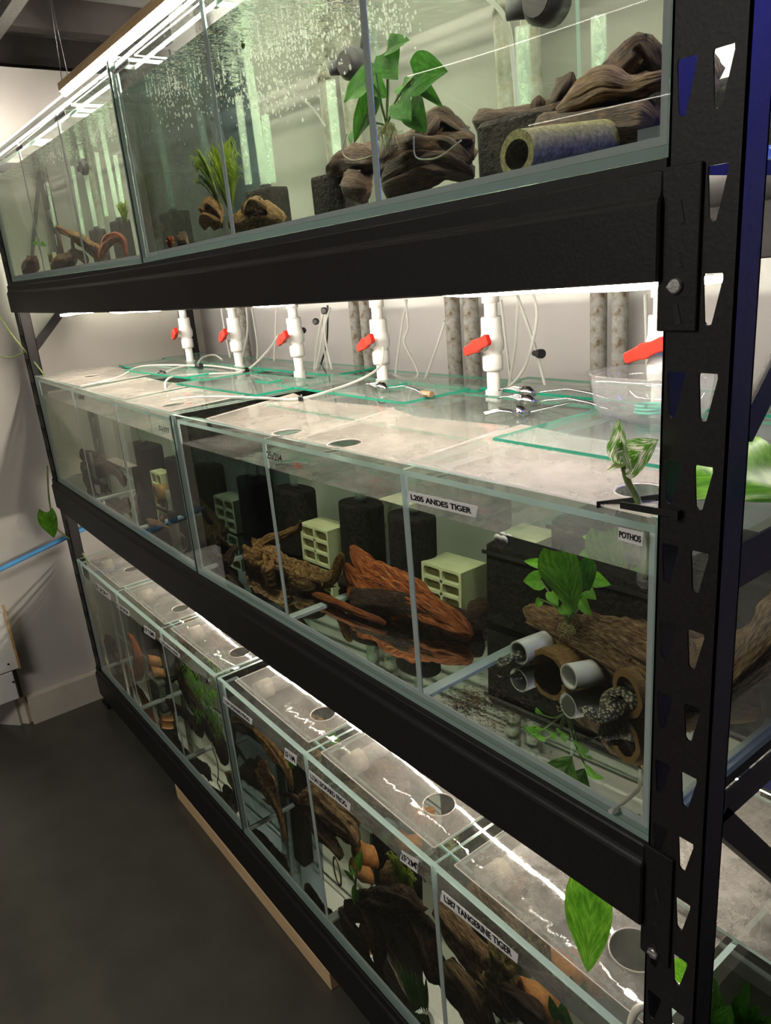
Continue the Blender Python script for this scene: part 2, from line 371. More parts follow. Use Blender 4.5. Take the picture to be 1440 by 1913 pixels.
def text(body, p0, p1, h, parent, mat='ink', name='lettering', normal=(0, -1, 0), mirror=False, bold=.0):
    "flat lettering whose baseline runs from p0 to p1"
    cu = bpy.data.curves.new(name, 'FONT'); cu.body = body; cu.size = 1; cu.offset = bold; cu.extrude = .0
    tmp = bpy.data.objects.new('tmp', cu); C.objects.link(tmp); dg = bpy.context.evaluated_depsgraph_get()
    me = bpy.data.meshes.new_from_object(tmp.evaluated_get(dg)); bpy.data.objects.remove(tmp); bpy.data.curves.remove(cu)
    xs = [v.co.x for v in me.vertices]; ys = [v.co.y for v in me.vertices]
    x0, x1, y0, y1 = min(xs), max(xs), min(ys), max(ys)
    p0, p1, nn = Vector(p0), Vector(p1), Vector(normal); ex = (p1-p0); ln = ex.length; ex.normalize(); ez = nn.cross(ex)
    if ez.z < 0: ez = -ez
    loc = Vector((0, 0, 0)); q = parent
    while q: loc = loc + q.location; q = q.parent
    for v in me.vertices:
        a = (v.co.x-x0)/(x1-x0); a = 1-a if mirror else a
        v.co = p0 + ex*(a*ln) + ez*((v.co.y-y0)/(y1-y0)*h) + nn*.0006 - loc
    me.materials.append(MAT[mat]); o = bpy.data.objects.new(name, me); C.objects.link(o); o.parent = parent; return o

# ------------------------------------------------------------------ levels
BASE = {0: (.1647, .1788, .1727), 1: (.9412, .9238, .9419), 2: (1.6266, 1.6157, 1.6277)}
HT = {0: .466, 1: .376, 2: .3726}; WATER = {0: .405, 1: .311, 2: .309}
TD = .60; XM = -1.206
def base(lv):
    n, m, f = BASE[lv]
    def g(x): return n+(m-n)*(-x/1.2) if x > XM else m+(f-m)*((-x-1.212)/1.2)
    return g

# ------------------------------------------------------------------ room
bm = B(); box(bm, -6, 3.2, -4, .72, -.05, 0); struct('floor', bm, 'floor_paint')
bm = B(); box(bm, -6, 3.2, .70, .80, 0, 2.48); struct('wall_back', bm, 'wall_paint')
bm = B(); box(bm, -2.65, -2.55, -.27, .70, 0, 2.30); struct('wall_left', bm, 'end_wall_paint')
bm = B()
obox(bm, (-2.85, -.52, 1.15), (.28, .24, 0), (.02, -.025, 0), (0, 0, 1.15)); struct('wall_left_return', bm, 'end_wall_paint')['kind'] = 'structure'
bm = B(); box(bm, -6, 3.2, -4.1, -4, 0, 2.48); struct('wall_front', bm, 'wall_paint')
bm = B(); box(bm, 3.2, 3.3, -4, .8, 0, 2.48); struct('wall_right', bm, 'wall_paint')
bm = B(); box(bm, -2.57, -2.515, -.262, .70, 0, .115); struct('baseboard_left', bm, 'skirting')
bm = B(); obox(bm, (-2.84, -.50, .058), (.285, .244, 0), (.018, -.02, 0), (0, 0, .058)); struct('baseboard_return', bm, 'skirting')
bm = B(); box(bm, -6, 3.2, -4, .8, 2.48, 2.52); struct('ceiling', bm, 'ceiling_sheet')
for k in range(15):
    x = -3.29 + .42*k
    bm = B(); box(bm, x-.03, x+.03, -4, .70, 2.385, 2.4795); struct('trim_%d' % (k+1), bm, 'ceiling_steel')
bm = B(); box(bm, -2.9, 3, .10, .14, 2.355, 2.384); struct('trim_16', bm, 'zinc')

# blue water pipe clipped along the end wall
bm = B(); tube(bm, [(-3.08, -.79, .50), (-2.56, -.342, .622), (-2.512, -.285, .640), (-2.505, -.23, .652), (-2.505, .07, .718), (-2.505, .14, .735), (-2.545, .17, .742)], .009, 12, 3)
tag(link('water_pipe', bm, 'blue_pipe'), 'bright blue plastic water pipe running up along the end wall behind the rack post', 'pipe')
# white cabinet at the left edge
t = thing('wall_cabinet', 'white board cabinet with raw wooden edge at the left margin above the skirting', 'cabinet', (-2.52, -.36, .22))
bm = B(); box(bm, -2.545, -2.49, -.60, -.262, .26, .49); bevel(link('carcass', bm, 'cabinet_white', t), .003)
bm = B(); box(bm, -2.491, -2.484, -.268, -.260, .26, .52); link('wooden_edge', bm, 'cabinet_edge', t)
bm = B(); box(bm, -2.545, -2.493, -.60, -.29, .14, .255); bevel(link('door', bm, 'cabinet_white', t), .003)
for z in (.29, .215):
    bm = B(); tube(bm, [(-2.4905, -.297, z), (-2.4885, -.297, z)], .004, 10, 1); link('screw_cap', bm, 'black_plastic', t)

# vertical galvanised conduits on the back wall
for i, (ua, ub) in enumerate(((655, 673), (674, 692), (832, 860), (865, 895), (1099, 1137), (1139, 1177), (446, 458), (1490, 1530))):
    xa_, xb_ = A(ua, 600, .66).x, A(ub, 600, .66).x; x = (xa_+xb_)/2; r = min(.031, (xb_-xa_)/2*.68)
    bm = B(); cyl(bm, x, .66, .0, 2.479, r, 24)
    lab = ['rust-flecked steel conduit, left one of the pair behind the third and fourth valves', 'rust-flecked steel conduit, right one of the pair behind the third and fourth valves',
           'rusty steel conduit, left one of the pair left of the fifth valve', 'rusty steel conduit, right one of the pair left of the fifth valve',
           'wide speckled steel conduit, left one of the pair left of the plastic tub', 'wide speckled steel conduit, right one of the pair left of the plastic tub',
           'thin speckled conduit behind the second red valve', 'speckled steel conduit beyond the near end of the rack'][i]
    tag(link('steel_conduit', bm, 'galvanised'), lab, 'pipe', 'steel conduits on the back wall')

# ------------------------------------------------------------------ rack
rack = thing('steel_rack', 'tall black steel longspan rack carrying three tiers of aquariums', 'rack', (-1.206, .28, 0))
def hole_plate(x0, x1, y, z0, z1, th, cols, flip=False):
    "front flange with teardrop holes, filled 2D curve extruded"
    cu = bpy.data.curves.new('p', 'CURVE'); cu.dimensions = '2D'; cu.fill_mode = 'BOTH'; cu.extrude = th/2
    def sp(pts):
        s = cu.splines.new('POLY'); s.points.add(len(pts)-1)
        for q, (a, b) in zip(s.points, pts): q.co = (a, b, 0, 1)
        s.use_cyclic_u = True
    sp([(x0, z0), (x1, z0), (x1, z1), (x0, z1)])
    for cx, dz, sl in cols:
        z = z0 + .06 + dz
        while z + .045 < z1:
            c = cx
            sp([(c-.008, z+.041), (c+.008, z+.041), (c+.0085, z+.037), (c+.0005, z+.001), (c-.003, z), (c-.006, z+.003), (c-.0085, z+.037)])
            z += .07985
    tmp = bpy.data.objects.new('t', cu); C.objects.link(tmp); dg = bpy.context.evaluated_depsgraph_get()
    me = bpy.data.meshes.new_from_object(tmp.evaluated_get(dg)); bpy.data.objects.remove(tmp)
    b2 = bmesh.new(); b2.from_mesh(me)
    for v in b2.verts: v.co = Vector((v.co.x, y + v.co.z, v.co.y))
    return b2
PD = .035
def post(x0, yfront, facing, holes=True):
    x1 = x0+.063; th = .0022
    # z phase so that the openings fall where the photograph shows them (tops at 1.694, pitch 0.08)
    b2 = hole_plate(x0, x1, yfront + (th/2 if facing > 0 else -th/2), 0, 2.375, th, [(x0+.043, (1.653-.06) % .07985, 0), (x0+.0135, (1.653-.06) % .07985, 0)]) if holes else B()
    ya, yb = sorted((yfront, yfront+facing*PD))
    box(b2, x1-th, x1, ya, yb, 0, 2.375); box(b2, x0, x0+th, ya, yb, 0, 2.375)
    box(b2, x1-.012, x1, yfront+facing*(PD-th), yfront+facing*PD, 0, 2.375) if facing > 0 else None
    if not holes: box(b2, x0, x1, ya, ya+th, 0, 2.375)
    return link('post', b2, 'side_steel', rack)
p1 = post(0.0005, -.0025, 1); p2 = post(-2.4755, -.0025, 1); p3 = post(.0005, TD+.012, -1); p4 = post(-2.4755, TD+.012, -1)
for x0 in (0.0005, -2.4755):
    for y in (-.004, TD-.03):
        bm = B(); box(bm, x0-.006, x0+.07, y-.006, y+.046, 0, .012); link('foot', bm, 'black_steel', rack)
beamz = {0: (.045, .165), 1: (.834, .941), 2: (1.531, 1.6165)}
def sag(lv):
    g = base(lv); z0 = BASE[lv][0]
    return lambda x: g(min(0, max(-2.412, x))) - z0
def beam(lv, y0, y1, zlo, zhi):
    bm = B(); sg = sag(lv); n = 24; xs = [-2.472 + 2.472*i/n for i in range(n+1)]
    mid = (BASE[lv][1]-BASE[lv][0])
    def sg2(x): t = (x+1.206)/1.27; return mid*(1-t*t)
    prof = [(y0, zlo), (y0, zhi-.024), (y0+.005, zhi-.019), (y0+.0055, zhi), (y1, zhi), (y1, zlo)]
    if y0 > .3: prof = [(y0, zlo), (y0, zhi), (y1, zhi), (y1, zlo)]
    rings = [[bm.verts.new((x, y, z+sg2(x))) for y, z in prof] for x in xs]; m_ = len(prof)
    for a, b in zip(rings, rings[1:]):
        for k in range(m_): bm.faces.new((a[k], b[k], b[(k+1) % m_], a[(k+1) % m_]))
    bm.faces.new(rings[0]); bm.faces.new(rings[-1][::-1]); bmesh.ops.recalc_face_normals(bm, faces=bm.faces)
    return link('beam', bm, 'black_steel', rack)
for lv in (0, 1, 2):
    zl, zh = beamz[lv]
    for yy in ((-.013, -.0028), (TD+.014, TD+.04)): 
        o = beam(lv, yy[0], yy[1], zl, zh + (.002 if yy[0] < 0 else 0)); o.modifiers.new('bevel', 'BEVEL').width = .002
    bm = B(); sg = sag(lv); n = 12
    for i in range(n):
        xa = -2.411 + 2.411*i/n; xb = -2.411 + 2.411*(i+1)/n
        box(bm, xa, xb, -.004, TD+.01, BASE[lv][0]-.014, BASE[lv][0]-.001, lambda x: sag(lv)(x))
    link('shelf_board', bm, 'board', rack)
    # end brackets with bolt and slots on each front post
    for side in (0, 1):
        zt, zb = (zh+.002, zl-.042) if lv else (zh, zl-.03)
        xa, xb = ((-.004, .0325) if side == 0 else (-2.445, -2.408))
        bm = B(); box(bm, xa, xb, -.0066, -.0028, zb, zt); pl = link('bracket', bm, 'black_steel', rack); bevel(pl, .0012)
        if side == 0:
            bm = B(); zc = 1.526 if lv == 2 else (.801 if lv else .02); xc = .0135
            tube(bm, [(xc, -.0058, zc), (xc, -.0085, zc), (xc, -.0100, zc)], [.0066, .0066, .0050], 20, 1); obox(bm, (xc, -.0102, zc+.0003), (.006, 0, .0006), (0, .0008, 0), (0, 0, .0012))
            link('bolt', bm, 'zinc', pl)
            for zz in (zl+.052, zl-.028, zl+.012):
                bm = B(); obox(bm, (.0155, -.0062, zz), (.0022, 0, .001), (0, .0010, 0), (-.002, 0, .0085 if zz != zl+.012 else .002)); link('slot', bm, 'board', pl)
# side braces of both end frames
def brace(x, y0, z0, y1, z1, hw=.014, name='side_brace', mat='side_steel'):
    a, b = Vector((x, y0, z0)), Vector((x, y1, z1)); d = (b-a)*.5; n = d.normalized().cross(Vector((1, 0, 0)))*hw
    bm = B(); obox(bm, (a+b)/2, d, n, (.0015, 0, 0)); obox(bm, (a+b)/2+n*.93-Vector((.010, 0, 0)), d, n*.08, (.010, 0, 0)); return link(name, bm, mat, rack)
for X in (.0615, -2.474):
    brace(X, .03, 1.275, TD, 1.275, .022); brace(X, .03, 1.40, TD, 1.96); brace(X, .03, 1.985, TD, 1.985); brace(X, .03, 2.0, TD, 2.34)
    if X > 0: brace(X, .02, 1.006, TD, 1.006, .018); brace(X, .03, .995, TD, .36); brace(X, .03, .1, TD, .1)

# ------------------------------------------------------------------ aquariums
def pane(bm, x0, x1, y0, y1, z0, z1, zf, thin):
    fs = box(bm, x0, x1, y0, y1, z0, z1, zf); big = {'x': (3, 5), 'y': (2, 4), 'z': (0, 1)}[thin]
    for i, f in enumerate(fs): f.material_index = 0 if i in big else 1
G = .008
LV = ['bottom', 'middle', 'top']
def aquarium(lv, x0, x1, d1, d2, label):
    g = base(lv); H = HT[lv]; t = thing('aquarium', label, 'aquarium', ((x0+x1)/2, .3, g((x0+x1)/2)), 'glass aquariums on the rack')
    P = ['pane_film', 'glass_edge']
    bm = B(); pane(bm, x0, x1, 0, TD, 0, .009, g, 'z'); link('bottom_pane', bm, ['bottom_glass', 'glass_edge'], t)
    bm = B(); pane(bm, x0, x1, 0, G, .0095, H, g, 'y'); fp = link('front_pane', bm, P, t)
    bm = B(); pane(bm, x0, x1, TD-G, TD, .0095, H, g, 'y'); link('back_pane', bm, P, t)
    for a in (x0, x1-G): bm = B(); pane(bm, a, a+G, G, TD-G, .0095, H, g, 'x'); link('side_pane', bm, P, t)
    for d in (d1, d2): bm = B(); pane(bm, d-.003, d+.003, G+.003, TD-G-.002, .0105, H-.012, g, 'x'); link('divider', bm, ['divider_pane', 'glass_edge'], t)
    bm = B()
    for d in (x0+G+.003, d1, d2, x1-G-.003):
        e = .0055 if d in (d1, d2) else .0035
        box(bm, d-e, d+e, G+.00035, G+.0035, .0178, H-.02, g)
    box(bm, x0+G, x1-G, G+.0002, G+.0045, .0095, .0175, g)
    for d in (d1, d2): box(bm, d-.010, d+.010, G+.004, TD-G, .0092, .0125, g)
    for d in (x0+G, x1-G-.006): box(bm, d, d+.006, G+.004, TD-G, .0092, .0135, g)
    box(bm, x0+G, x1-G, TD-G-.006, TD-G-.001, .0092, .0175, g)
    link('silicone_seam', bm, 'silicone', t)
    bm = B(); pane(bm, x0+G, x1-G, G+.001, .048, H-.020, H-.012, g, 'z'); link('brace', bm, ['pane_film', 'glass_edge'], t)
    bm = B(); pane(bm, x0+G, x1-G, TD-.06, TD-G-.001, H-.020, H-.012, g, 'z'); link('brace', bm, ['pane_film', 'glass_edge'], t)
    for d in (d1, d2): bm = B(); pane(bm, d-.028, d+.028, .05, TD-.062, H-.020, H-.012, g, 'z'); link('cross_brace', bm, ['pane_film', 'glass_edge'], t)
    # water
    bm = B(); fs = box(bm, x0+G+.0004, x1-G-.0004, G+.0006, TD-G-.0006, .0094, WATER[lv], g)
    fs[2].material_index = 1; fs[1].material_index = 2; fs[4].material_index = 3
    if x0 > -1.3: fs[5].material_index = 4
    wo = link('water', bm, ['water_side', 'water_front', 'water_top_churned' if lv == 2 else 'water_top', 'water_back', 'water_dim_mirror_side'])
    tag(wo, 'clear faintly green water filling the %s' % label.replace('long glass aquarium ', 'aquarium '), 'water', None, 'stuff')
    return t
TA = {}
divs = {0: (-2.0, -1.607, -.806, -.403), 1: (-2.006, -1.612, -.796, -.398), 2: (-2.012, -1.612, -.80, -.402)}
for lv in (0, 1, 2):
    a, b, c, d = divs[lv]
    TA[lv, 'A'] = aquarium(lv, -2.411, -1.2125, a, b, 'long glass aquarium with two dividers at the far end of the %s shelf' % LV[lv])
    TA[lv, 'B'] = aquarium(lv, -1.1995, -.0005, c, d, 'long glass aquarium with two dividers at the near end of the %s shelf' % LV[lv])
    g = base(lv); bm = B(); box(bm, -1.2105, -1.2015, .002, TD-.01, .0, HT[lv]-.004, lambda x: g(-1.2))
    tag(link('gap_shade_sheet', bm, 'foam'), 'thin black sheet standing in for the dark gap between the two %s-shelf aquariums' % LV[lv], 'gap_shade', 'black sheets standing in for dark gaps')  # black sheet added to draw the natural dark of the gap

def label(lv, side, body, uv, paper=True, h=None, pad=.004, hand=False):
    "sticker on the front pane; uv = its four photo corners (tl, tr, br, bl) or text baseline"
    t = TA[lv, side]; a, b, c, d = [A(u, v, -.0003) for u, v in uv]
    n = Vector((0, -1, 0)); bm = B(); vs = [bm.verts.new(p) for p in (d, c, b, a)] + [bm.verts.new(p + n*.0004) for p in (d, c, b, a)]
    for f in ((0, 1, 2, 3), (7, 6, 5, 4), (0, 4, 5, 1), (1, 5, 6, 2), (2, 6, 7, 3), (3, 7, 4, 0)): bm.faces.new([vs[i] for i in f])
    bmesh.ops.recalc_face_normals(bm, faces=bm.faces)
    if paper:
        o = link('name_label', bm, 'tag_paper', t); o['label'] = 'white sticker reading %s' % body
    else: bm.free(); o = t
    ex = (c-d); hh = (a-d).length
    p0 = d + ex*.06 + (a-d)*.25 + n*.0004; p1 = c - ex*.06 + (b-c)*.25 + n*.0004
    if not paper: p0, p1 = d + n*.0004, c + n*.0004
    x = text(body, p0, p1, hh*(.5 if paper else .9), o, bold=(.035 if not hand else .015), name='lettering')
    return o
label(1, 'B', 'L205 ANDES TIGER', [(763, 917), (893, 946), (889, 967), (761, 936)])
label(1, 'B', 'POTHOS', [(1155, 984), (1202, 995), (1200, 1021), (1154, 1008)])
label(1, 'B', '25x204', [(501, 842), (529, 850), (528, 864), (500, 856)], False, hand=True)
label(1, 'A', 'Dy377', [(299, 795), (318, 800), (318, 812), (299, 806)], False, hand=True)
label(1, 'A', 'L070', [(147, 0+737), (157, 740), (158, 748), (148, 745)], False, hand=True)
label(0, 'B', 'L387 TANGERINE TIGER', [(826, 1663), (968, 1783), (966, 1800), (822, 1682)])
label(0, 'B', '2F2M', [(750, 1588), (782, 1608), (780, 1632), (747, 1607)], hand=True)
label(0, 'B', 'L134 LEOPARD FROG', [(577, 1438), (655, 1502), (653, 1516), (577, 1455)])
label(0, 'B', '2F1M', [(532, 1397), (555, 1412), (553, 1431), (531, 1415)], hand=True)
label(0, 'B', 'L134 LEOPARD FROG', [(417, 1301), (471, 1344), (470, 1354), (417, 1312)])
label(0, 'A', '1F1M', [(269, 1168), (290, 1183), (290, 1195), (269, 1181)], hand=True)
label(0, 'A', 'L236', [(180, 1090), (207, 1111), (207, 1122), (180, 1100)])
label(0, 'A', 'L239', [(217, 1124), (241, 1142), (242, 1152), (218, 1134)])
label(0, 'A', 'L333 KING TIGER', [(298, 1192), (336, 1222), (336, 1230), (299, 1200)])
label(0, 'A', '2F2M', [(373, 1258), (390, 1270), (391, 1280), (374, 1270)], False, hand=True)
label(2, 'B', 'L204 FLASH', [(211, 132), (239, 109), (241, 119), (213, 142)])
label(2, 'A', 'L201 FLASH', [(101, 220), (121, 206), (123, 215), (103, 229)])
label(2, 'A', 'L201', [(30, 277), (42, 269), (43, 276), (31, 284)])
label(2, 'A', 'for left', [(174, 156), (191, 142), (191, 150), (174, 163)], False, hand=True)
label(2, 'B', 'for left', [(327, 20), (347, 3), (347, 12), (327, 29)], False, hand=True)
label(0, 'B', '7/12', [(782, 1612), (797, 1625), (797, 1650), (782, 1640)], False, hand=True)
o = TA[2, 'B']; pa, pb = W(1150, 172, .588), W(1212, 158, .588)
text('L46 CANDY STR', (pa.x, .5905, pa.z), (pb.x, .5905, pb.z), .02, o, mirror=True, bold=.02)

# ------------------------------------------------------------------ light strips
def led_line(name, pts, r, label_, group='light strips over the tanks', mat='led', wood=False, dots=False):
    t = thing(name, label_, 'light', Vector(pts[0]), group)
    bm = B()
    if dots:
        P = crom(pts, 30); step = .0095; acc = 0; last = Vector(P[0])
        for q in P[1:]:
            q = Vector(q); d = (q-last).length
            while acc + d > step and d > 1e-6:
                last = last + (q-last).normalized()*(step-acc); d = (q-last).length; acc = 0
                obox(bm, last, (.0022, 0, 0), (0, .0022, 0), (0, 0, .0015))
            acc += d; last = q
    else: tube(bm, pts, r, 8, 6)
    link('glowing_tube' if not dots else 'diodes', bm, mat, t)
    return t
z_ = lambda x: 1.520 + .010*math.sin(x*9) + (BASE[2][1]-BASE[2][0])*(1-((x+1.2)/1.2)**2)*1.0
xs = [-2.3 + i*.115 for i in range(21)]
t = led_line('light_strip', [(x, .105+.01*math.sin(x*4), 1.516 + .0035*math.sin(x*9) + .002*math.sin(x*23) + .012*((x+2.3)/2.3) - .003) for x in xs], .0036, 'wavy glowing white light strip hanging under the top shelf beam')
t = led_line('light_strip', [(x, .29+.012*math.sin(x*5), .842) for x in xs], .0024, 'glowing white light strip hanging under the middle shelf over the bottom tanks', mat='led_low')
bm = B(); box(bm, -2.3, 0, .28, .30, .848, .854); link('channel', bm, 'pvc', t)
# bar over the top tanks, wooden capping, cords
x0, x1 = -2.13, -.1
t = led_line('light_bar', [(x0, .2, 2.135), (x1, .2, 2.120)], .009, 'long bright light bar with wooden capping hung on cords above the top tanks', mat='led_bar')
bm = B(); box(bm, x0-.01, x1, .188, .212, 2.141, 2.162, lambda x: -.015*(x-x0)/(x1-x0)); link('capping', bm, 'pine', t)
for x in (-2.1, -1.2, -.5): 
    for y in (.19, .21): bm = B(); tube(bm, [(x, y, 2.155), (x+.01, .2, 2.4), (x+.01, .2, 2.478)], .0012, 5, 1); link('cord', bm, 'black_plastic', t)
t = led_line('light_bar', [(x0, .42, 2.135), (x1, .42, 2.120)], .009, 'second light bar with wooden capping behind the first above the top tanks', mat='led_bar')
bm = B(); box(bm, x0-.01, x1, .408, .432, 2.141, 2.162, lambda x: -.015*(x-x0)/(x1-x0)); link('capping', bm, 'pine', t)
# rack opposite (behind the photographer) has its own bare diode strips
a = A(760, 143, 1.8); b = A(1212, -1, 1.8)
led_line('diode_strip', [(a.x-.0, -1.8, a.z), ((a.x+b.x)/2, -1.8, (a.z+b.z)/2-.006), (b.x+.6, -1.8, b.z-.02)], .002, 'bare diode strip across the aisle, mirrored in the top tank', 'bare diode strips across the aisle', 'led_far', dots=True)
a = A(985, 235, 1.8); b = A(1243, 178, 1.8)
led_line('diode_strip', [(a.x, -1.8, a.z), (b.x+.05, -1.8, b.z)], .002, 'shorter lower diode strip across the aisle, mirrored in the top tank', 'bare diode strips across the aisle', 'led_far', dots=True)

# ------------------------------------------------------------------ things in the tanks
def fz(lv, x): return base(lv)(x) + .0128
GRP = {'wood': 'driftwood pieces in the aquariums', 'sponge': 'black sponge filters', 'cave': 'ceramic breeding cave blocks', 'uplift': 'bubbling uplift tubes'}
def wood(lv, limbs, mat, lab, seed=1, rough=.45, name='driftwood', seg=24, step=.006, twigs=0, thin=.85):
    "limbs: list of [(u, v, y, radius), ...] in photo pixels at depth y inside the water"
    bm = B()
    for k, lm in enumerate(limbs):
        pts = [W(u, v, y) for u, v, y, r in lm]
        pts = [Vector((p.x, p.y, max(p.z, fz(lv, min(0, p.x)) + q[3]*.75))) for p, q in zip(pts, lm)]
        branch(bm, pts, [q[3]*thin for q in lm], seed+k*3, seg, step, rough)
        rt = random.Random(seed*31+k)
        for j in range(twigs):
            i = rt.randrange(len(pts)-1); f_ = rt.random(); c_ = pts[i].lerp(pts[i+1], f_); r_ = (lm[i][3]*(1-f_)+lm[i+1][3]*f_)*thin
            d_ = Vector((rt.uniform(-1, 1), rt.uniform(-1, .3), rt.uniform(-.4, 1))).normalized(); e_ = (d_+Vector((rt.uniform(-.8, .8), rt.uniform(-.5, .5), rt.uniform(-.3, .8)))).normalized(); ln = r_*rt.uniform(.8, 1.8)
            q_ = [c_+d_*r_*.4, c_+d_*(r_+ln*.35), c_+d_*(r_+ln*.5)+e_*ln*.6]
            if q_[-1].y < .018 or q_[-1].z < fz(lv, min(0, q_[-1].x)): continue
            branch(bm, q_, [r_*.42, r_*.24, r_*.08], seed+j, 10, step, rough*.8)
    return tag(link(name, bm, mat), lab, 'driftwood', GRP['wood'])
def rbox(bm, x0, x1, y0, y1, z0, z1, r=.02, seg=6):
    "rounded upright block"
    P = []
    for cx, cy, a0 in ((x1-r, y1-r, 0), (x0+r, y1-r, 90), (x0+r, y0+r, 180), (x1-r, y0+r, 270)):
        for k in range(seg+1):
            a = math.radians(a0 + 90*k/seg); P.append((cx+r*math.cos(a), cy+r*math.sin(a)))
    cx, cy = (x0+x1)/2, (y0+y1)/2; rings = []
    for z, s in ((z0, 1), (z1-.006, 1), (z1-.001, .97), (z1, .93)):
        rings.append([bm.verts.new((cx+(x-cx)*s, cy+(y-cy)*s, z)) for x, y in P])
    n = len(P)
    for a, b in zip(rings, rings[1:]):
        for k in range(n): bm.faces.new((a[k], a[(k+1) % n], b[(k+1) % n], b[k]))
    bm.faces.new(rings[0][::-1]); bm.faces.new(rings[-1])
def sponge(lv, u0, u1, vt, y, d, lab, tubeh=True, r=.026, bubbles=True):
    vm = vt+40; xa = W(u0, vm, y).x; w_ = .08
    if r > .045:   # round filter: its silhouette is set by the diameter
        for _ in range(40): w_ = w_*.6 + .4*.80*(W(u1, vm, y+w_/2).x - W(u0, vm, y+w_/2).x)
        xa = (W(u1, vm, y+w_/2).x + W(u0, vm, y+w_/2).x)/2 - w_/2
    else:
        for _ in range(40): w_ = w_*.6 + .4*max(.04, W(u1, vm, y+w_).x - xa)   # square block seen corner to corner
    xb = xa+w_; d = min(w_, .585-y)
    zt = W((u0+u1)/2, vt, y).z; zb = fz(lv, (xa+xb)/2); cx, cy = (xa+xb)/2, y+d/2
    r = min(r, (xb-xa)*.45, d*.45)
    t = thing('sponge_filter', lab, 'filter', (cx, cy, zb), GRP['sponge'])
    bm = B(); rbox(bm, xa, xb, y, y+d, zb+.001, zt, r); link('foam_block', bm, 'foam', t)
    bm = B(); lathe(bm, cx, cy, [(.016, zt-.001), (.016, zt+.007), (.012, zt+.009)], 18); link('collar', bm, 'black_plastic', t)
    if tubeh:
        top = base(lv)(cx)+WATER[lv]+(.018 if lv == 2 else .02)
        bm = B(); tube(bm, [(cx, cy, zt+.006), (cx, cy, top)], .0115, 14, 1, hollow=.0095); link('uplift_tube', bm, 'uplift', t)
    return t
def cave(lv, x0, y0, w_, d_, h_, rows, lab, cols=2, rot=0):
    z0 = fz(lv, x0)+.0005; t = thing('cave_block', lab, 'cave', (x0+w_/2, y0+d_/2, z0), GRP['cave'])
    bm = B(); th = .0055; x1, y1, z1 = x0+w_, y0+d_, z0+h_
    box(bm, x0, x1, y1-th, y1, z0, z1); box(bm, x0, x0+th, y0, y1-th, z0, z1); box(bm, x1-th, x1, y0, y1-th, z0, z1)
    box(bm, x0+th, x1-th, y0, y1-th, z0, z0+th); box(bm, x0+th, x1-th, y0, y1-th, z1-th, z1)
    cw = (w_-th*(cols+1))/cols; rh = (h_-th*(rows+1))/rows
    for c in range(1, cols): box(bm, x0+c*(cw+th), x0+c*(cw+th)+th, y0, y1-th, z0+th, z1-th)
    for r in range(1, rows): box(bm, x0+th, x1-th, y0, y1-th, z0+r*(rh+th), z0+r*(rh+th)+th)
    # rounded corners of the openings
    rc = .0055
    for c in range(cols):
        for r in range(rows):
            ax, az = x0+th+c*(cw+th), z0+th+r*(rh+th)
            for sx, sz, px, pz in ((1, 1, ax, az), (-1, 1, ax+cw, az), (1, -1, ax, az+rh), (-1, -1, ax+cw, az+rh)):
                ar = [(px+sx*(rc-rc*math.cos(k*PI/8)), pz+sz*(rc-rc*math.sin(k*PI/8))) for k in range(5)]
                poly = [(px, pz)] + ar
                f0 = [bm.verts.new((a, y0+.0002, b)) for a, b in poly]; f1 = [bm.verts.new((a, y0+.03, b)) for a, b in poly]
                bm.faces.new(f0)
                for k in range(len(poly)): bm.faces.new((f0[k], f0[(k+1) % len(poly)], f1[(k+1) % len(poly)], f1[k]))
    bmesh.ops.recalc_face_normals(bm, faces=bm.faces); link('shell', bm, 'cave_glaze', t)
    bm = B(); box(bm, x0+th+.0005, x1-th-.0005, y0+.016, y0+.018, z0+th+.0005, z1-th-.0005); link('mud_lining', bm, 'cave_mud', t)
    return t
def pvc_piece(p, q, r, lab, mat='pvc', name='pipe_hide', cat='pipe', collar=False):
    bm = B(); tube(bm, [p, q], r, 28, 1, hollow=r*.86); o = link(name, bm, mat); return tag(o, lab, cat, 'pipe hides in the aquariums')
def stem(bm, pts, r=.0018, s=5): tube(bm, pts, r, s, 4)
def plant(name, lab, root, leaves, mat, leafw=.04, group='plants in the aquariums', stemmat='stem', rootlets=0, seed=0, rl=.06, depth=W):
    "root (u,v,y); leaves [(base u,v,y), (tip u,v,y), width]"
    r0 = depth(*root); t = thing(name, lab, 'plant', r0, group); rd = random.Random(seed)
    for k, (a, b, wd) in enumerate(leaves):
        a, b = depth(*a), depth(*b); bm = B(); leafm(bm, a, b, wd, up=(rd.uniform(-.5, .3), -1, rd.uniform(.2, .9)), curl=rd.uniform(.05, .25), seed=k*.37+seed)
        link('leaf', bm, mat, t); bm = B(); m = (r0+a)/2 + Vector((rd.uniform(-.008, .008), 0, .008)); stem(bm, [r0, m, a]); link('stem', bm, stemmat, t)
    if rootlets:
        bm = B()
        for k in range(rootlets):
            p = r0 + Vector((rd.uniform(-.012, .012), rd.uniform(-.012, .012), 0)); q = [p]
            for j in range(4): q.append(q[-1] + Vector((rd.uniform(-.4, .4), rd.uniform(-.3, .3), rd.uniform(-.7, .15)))*rl*.3)
            tube(bm, q, .0006, 4, 3)
        link('roots', bm, 'root', t)
    return t
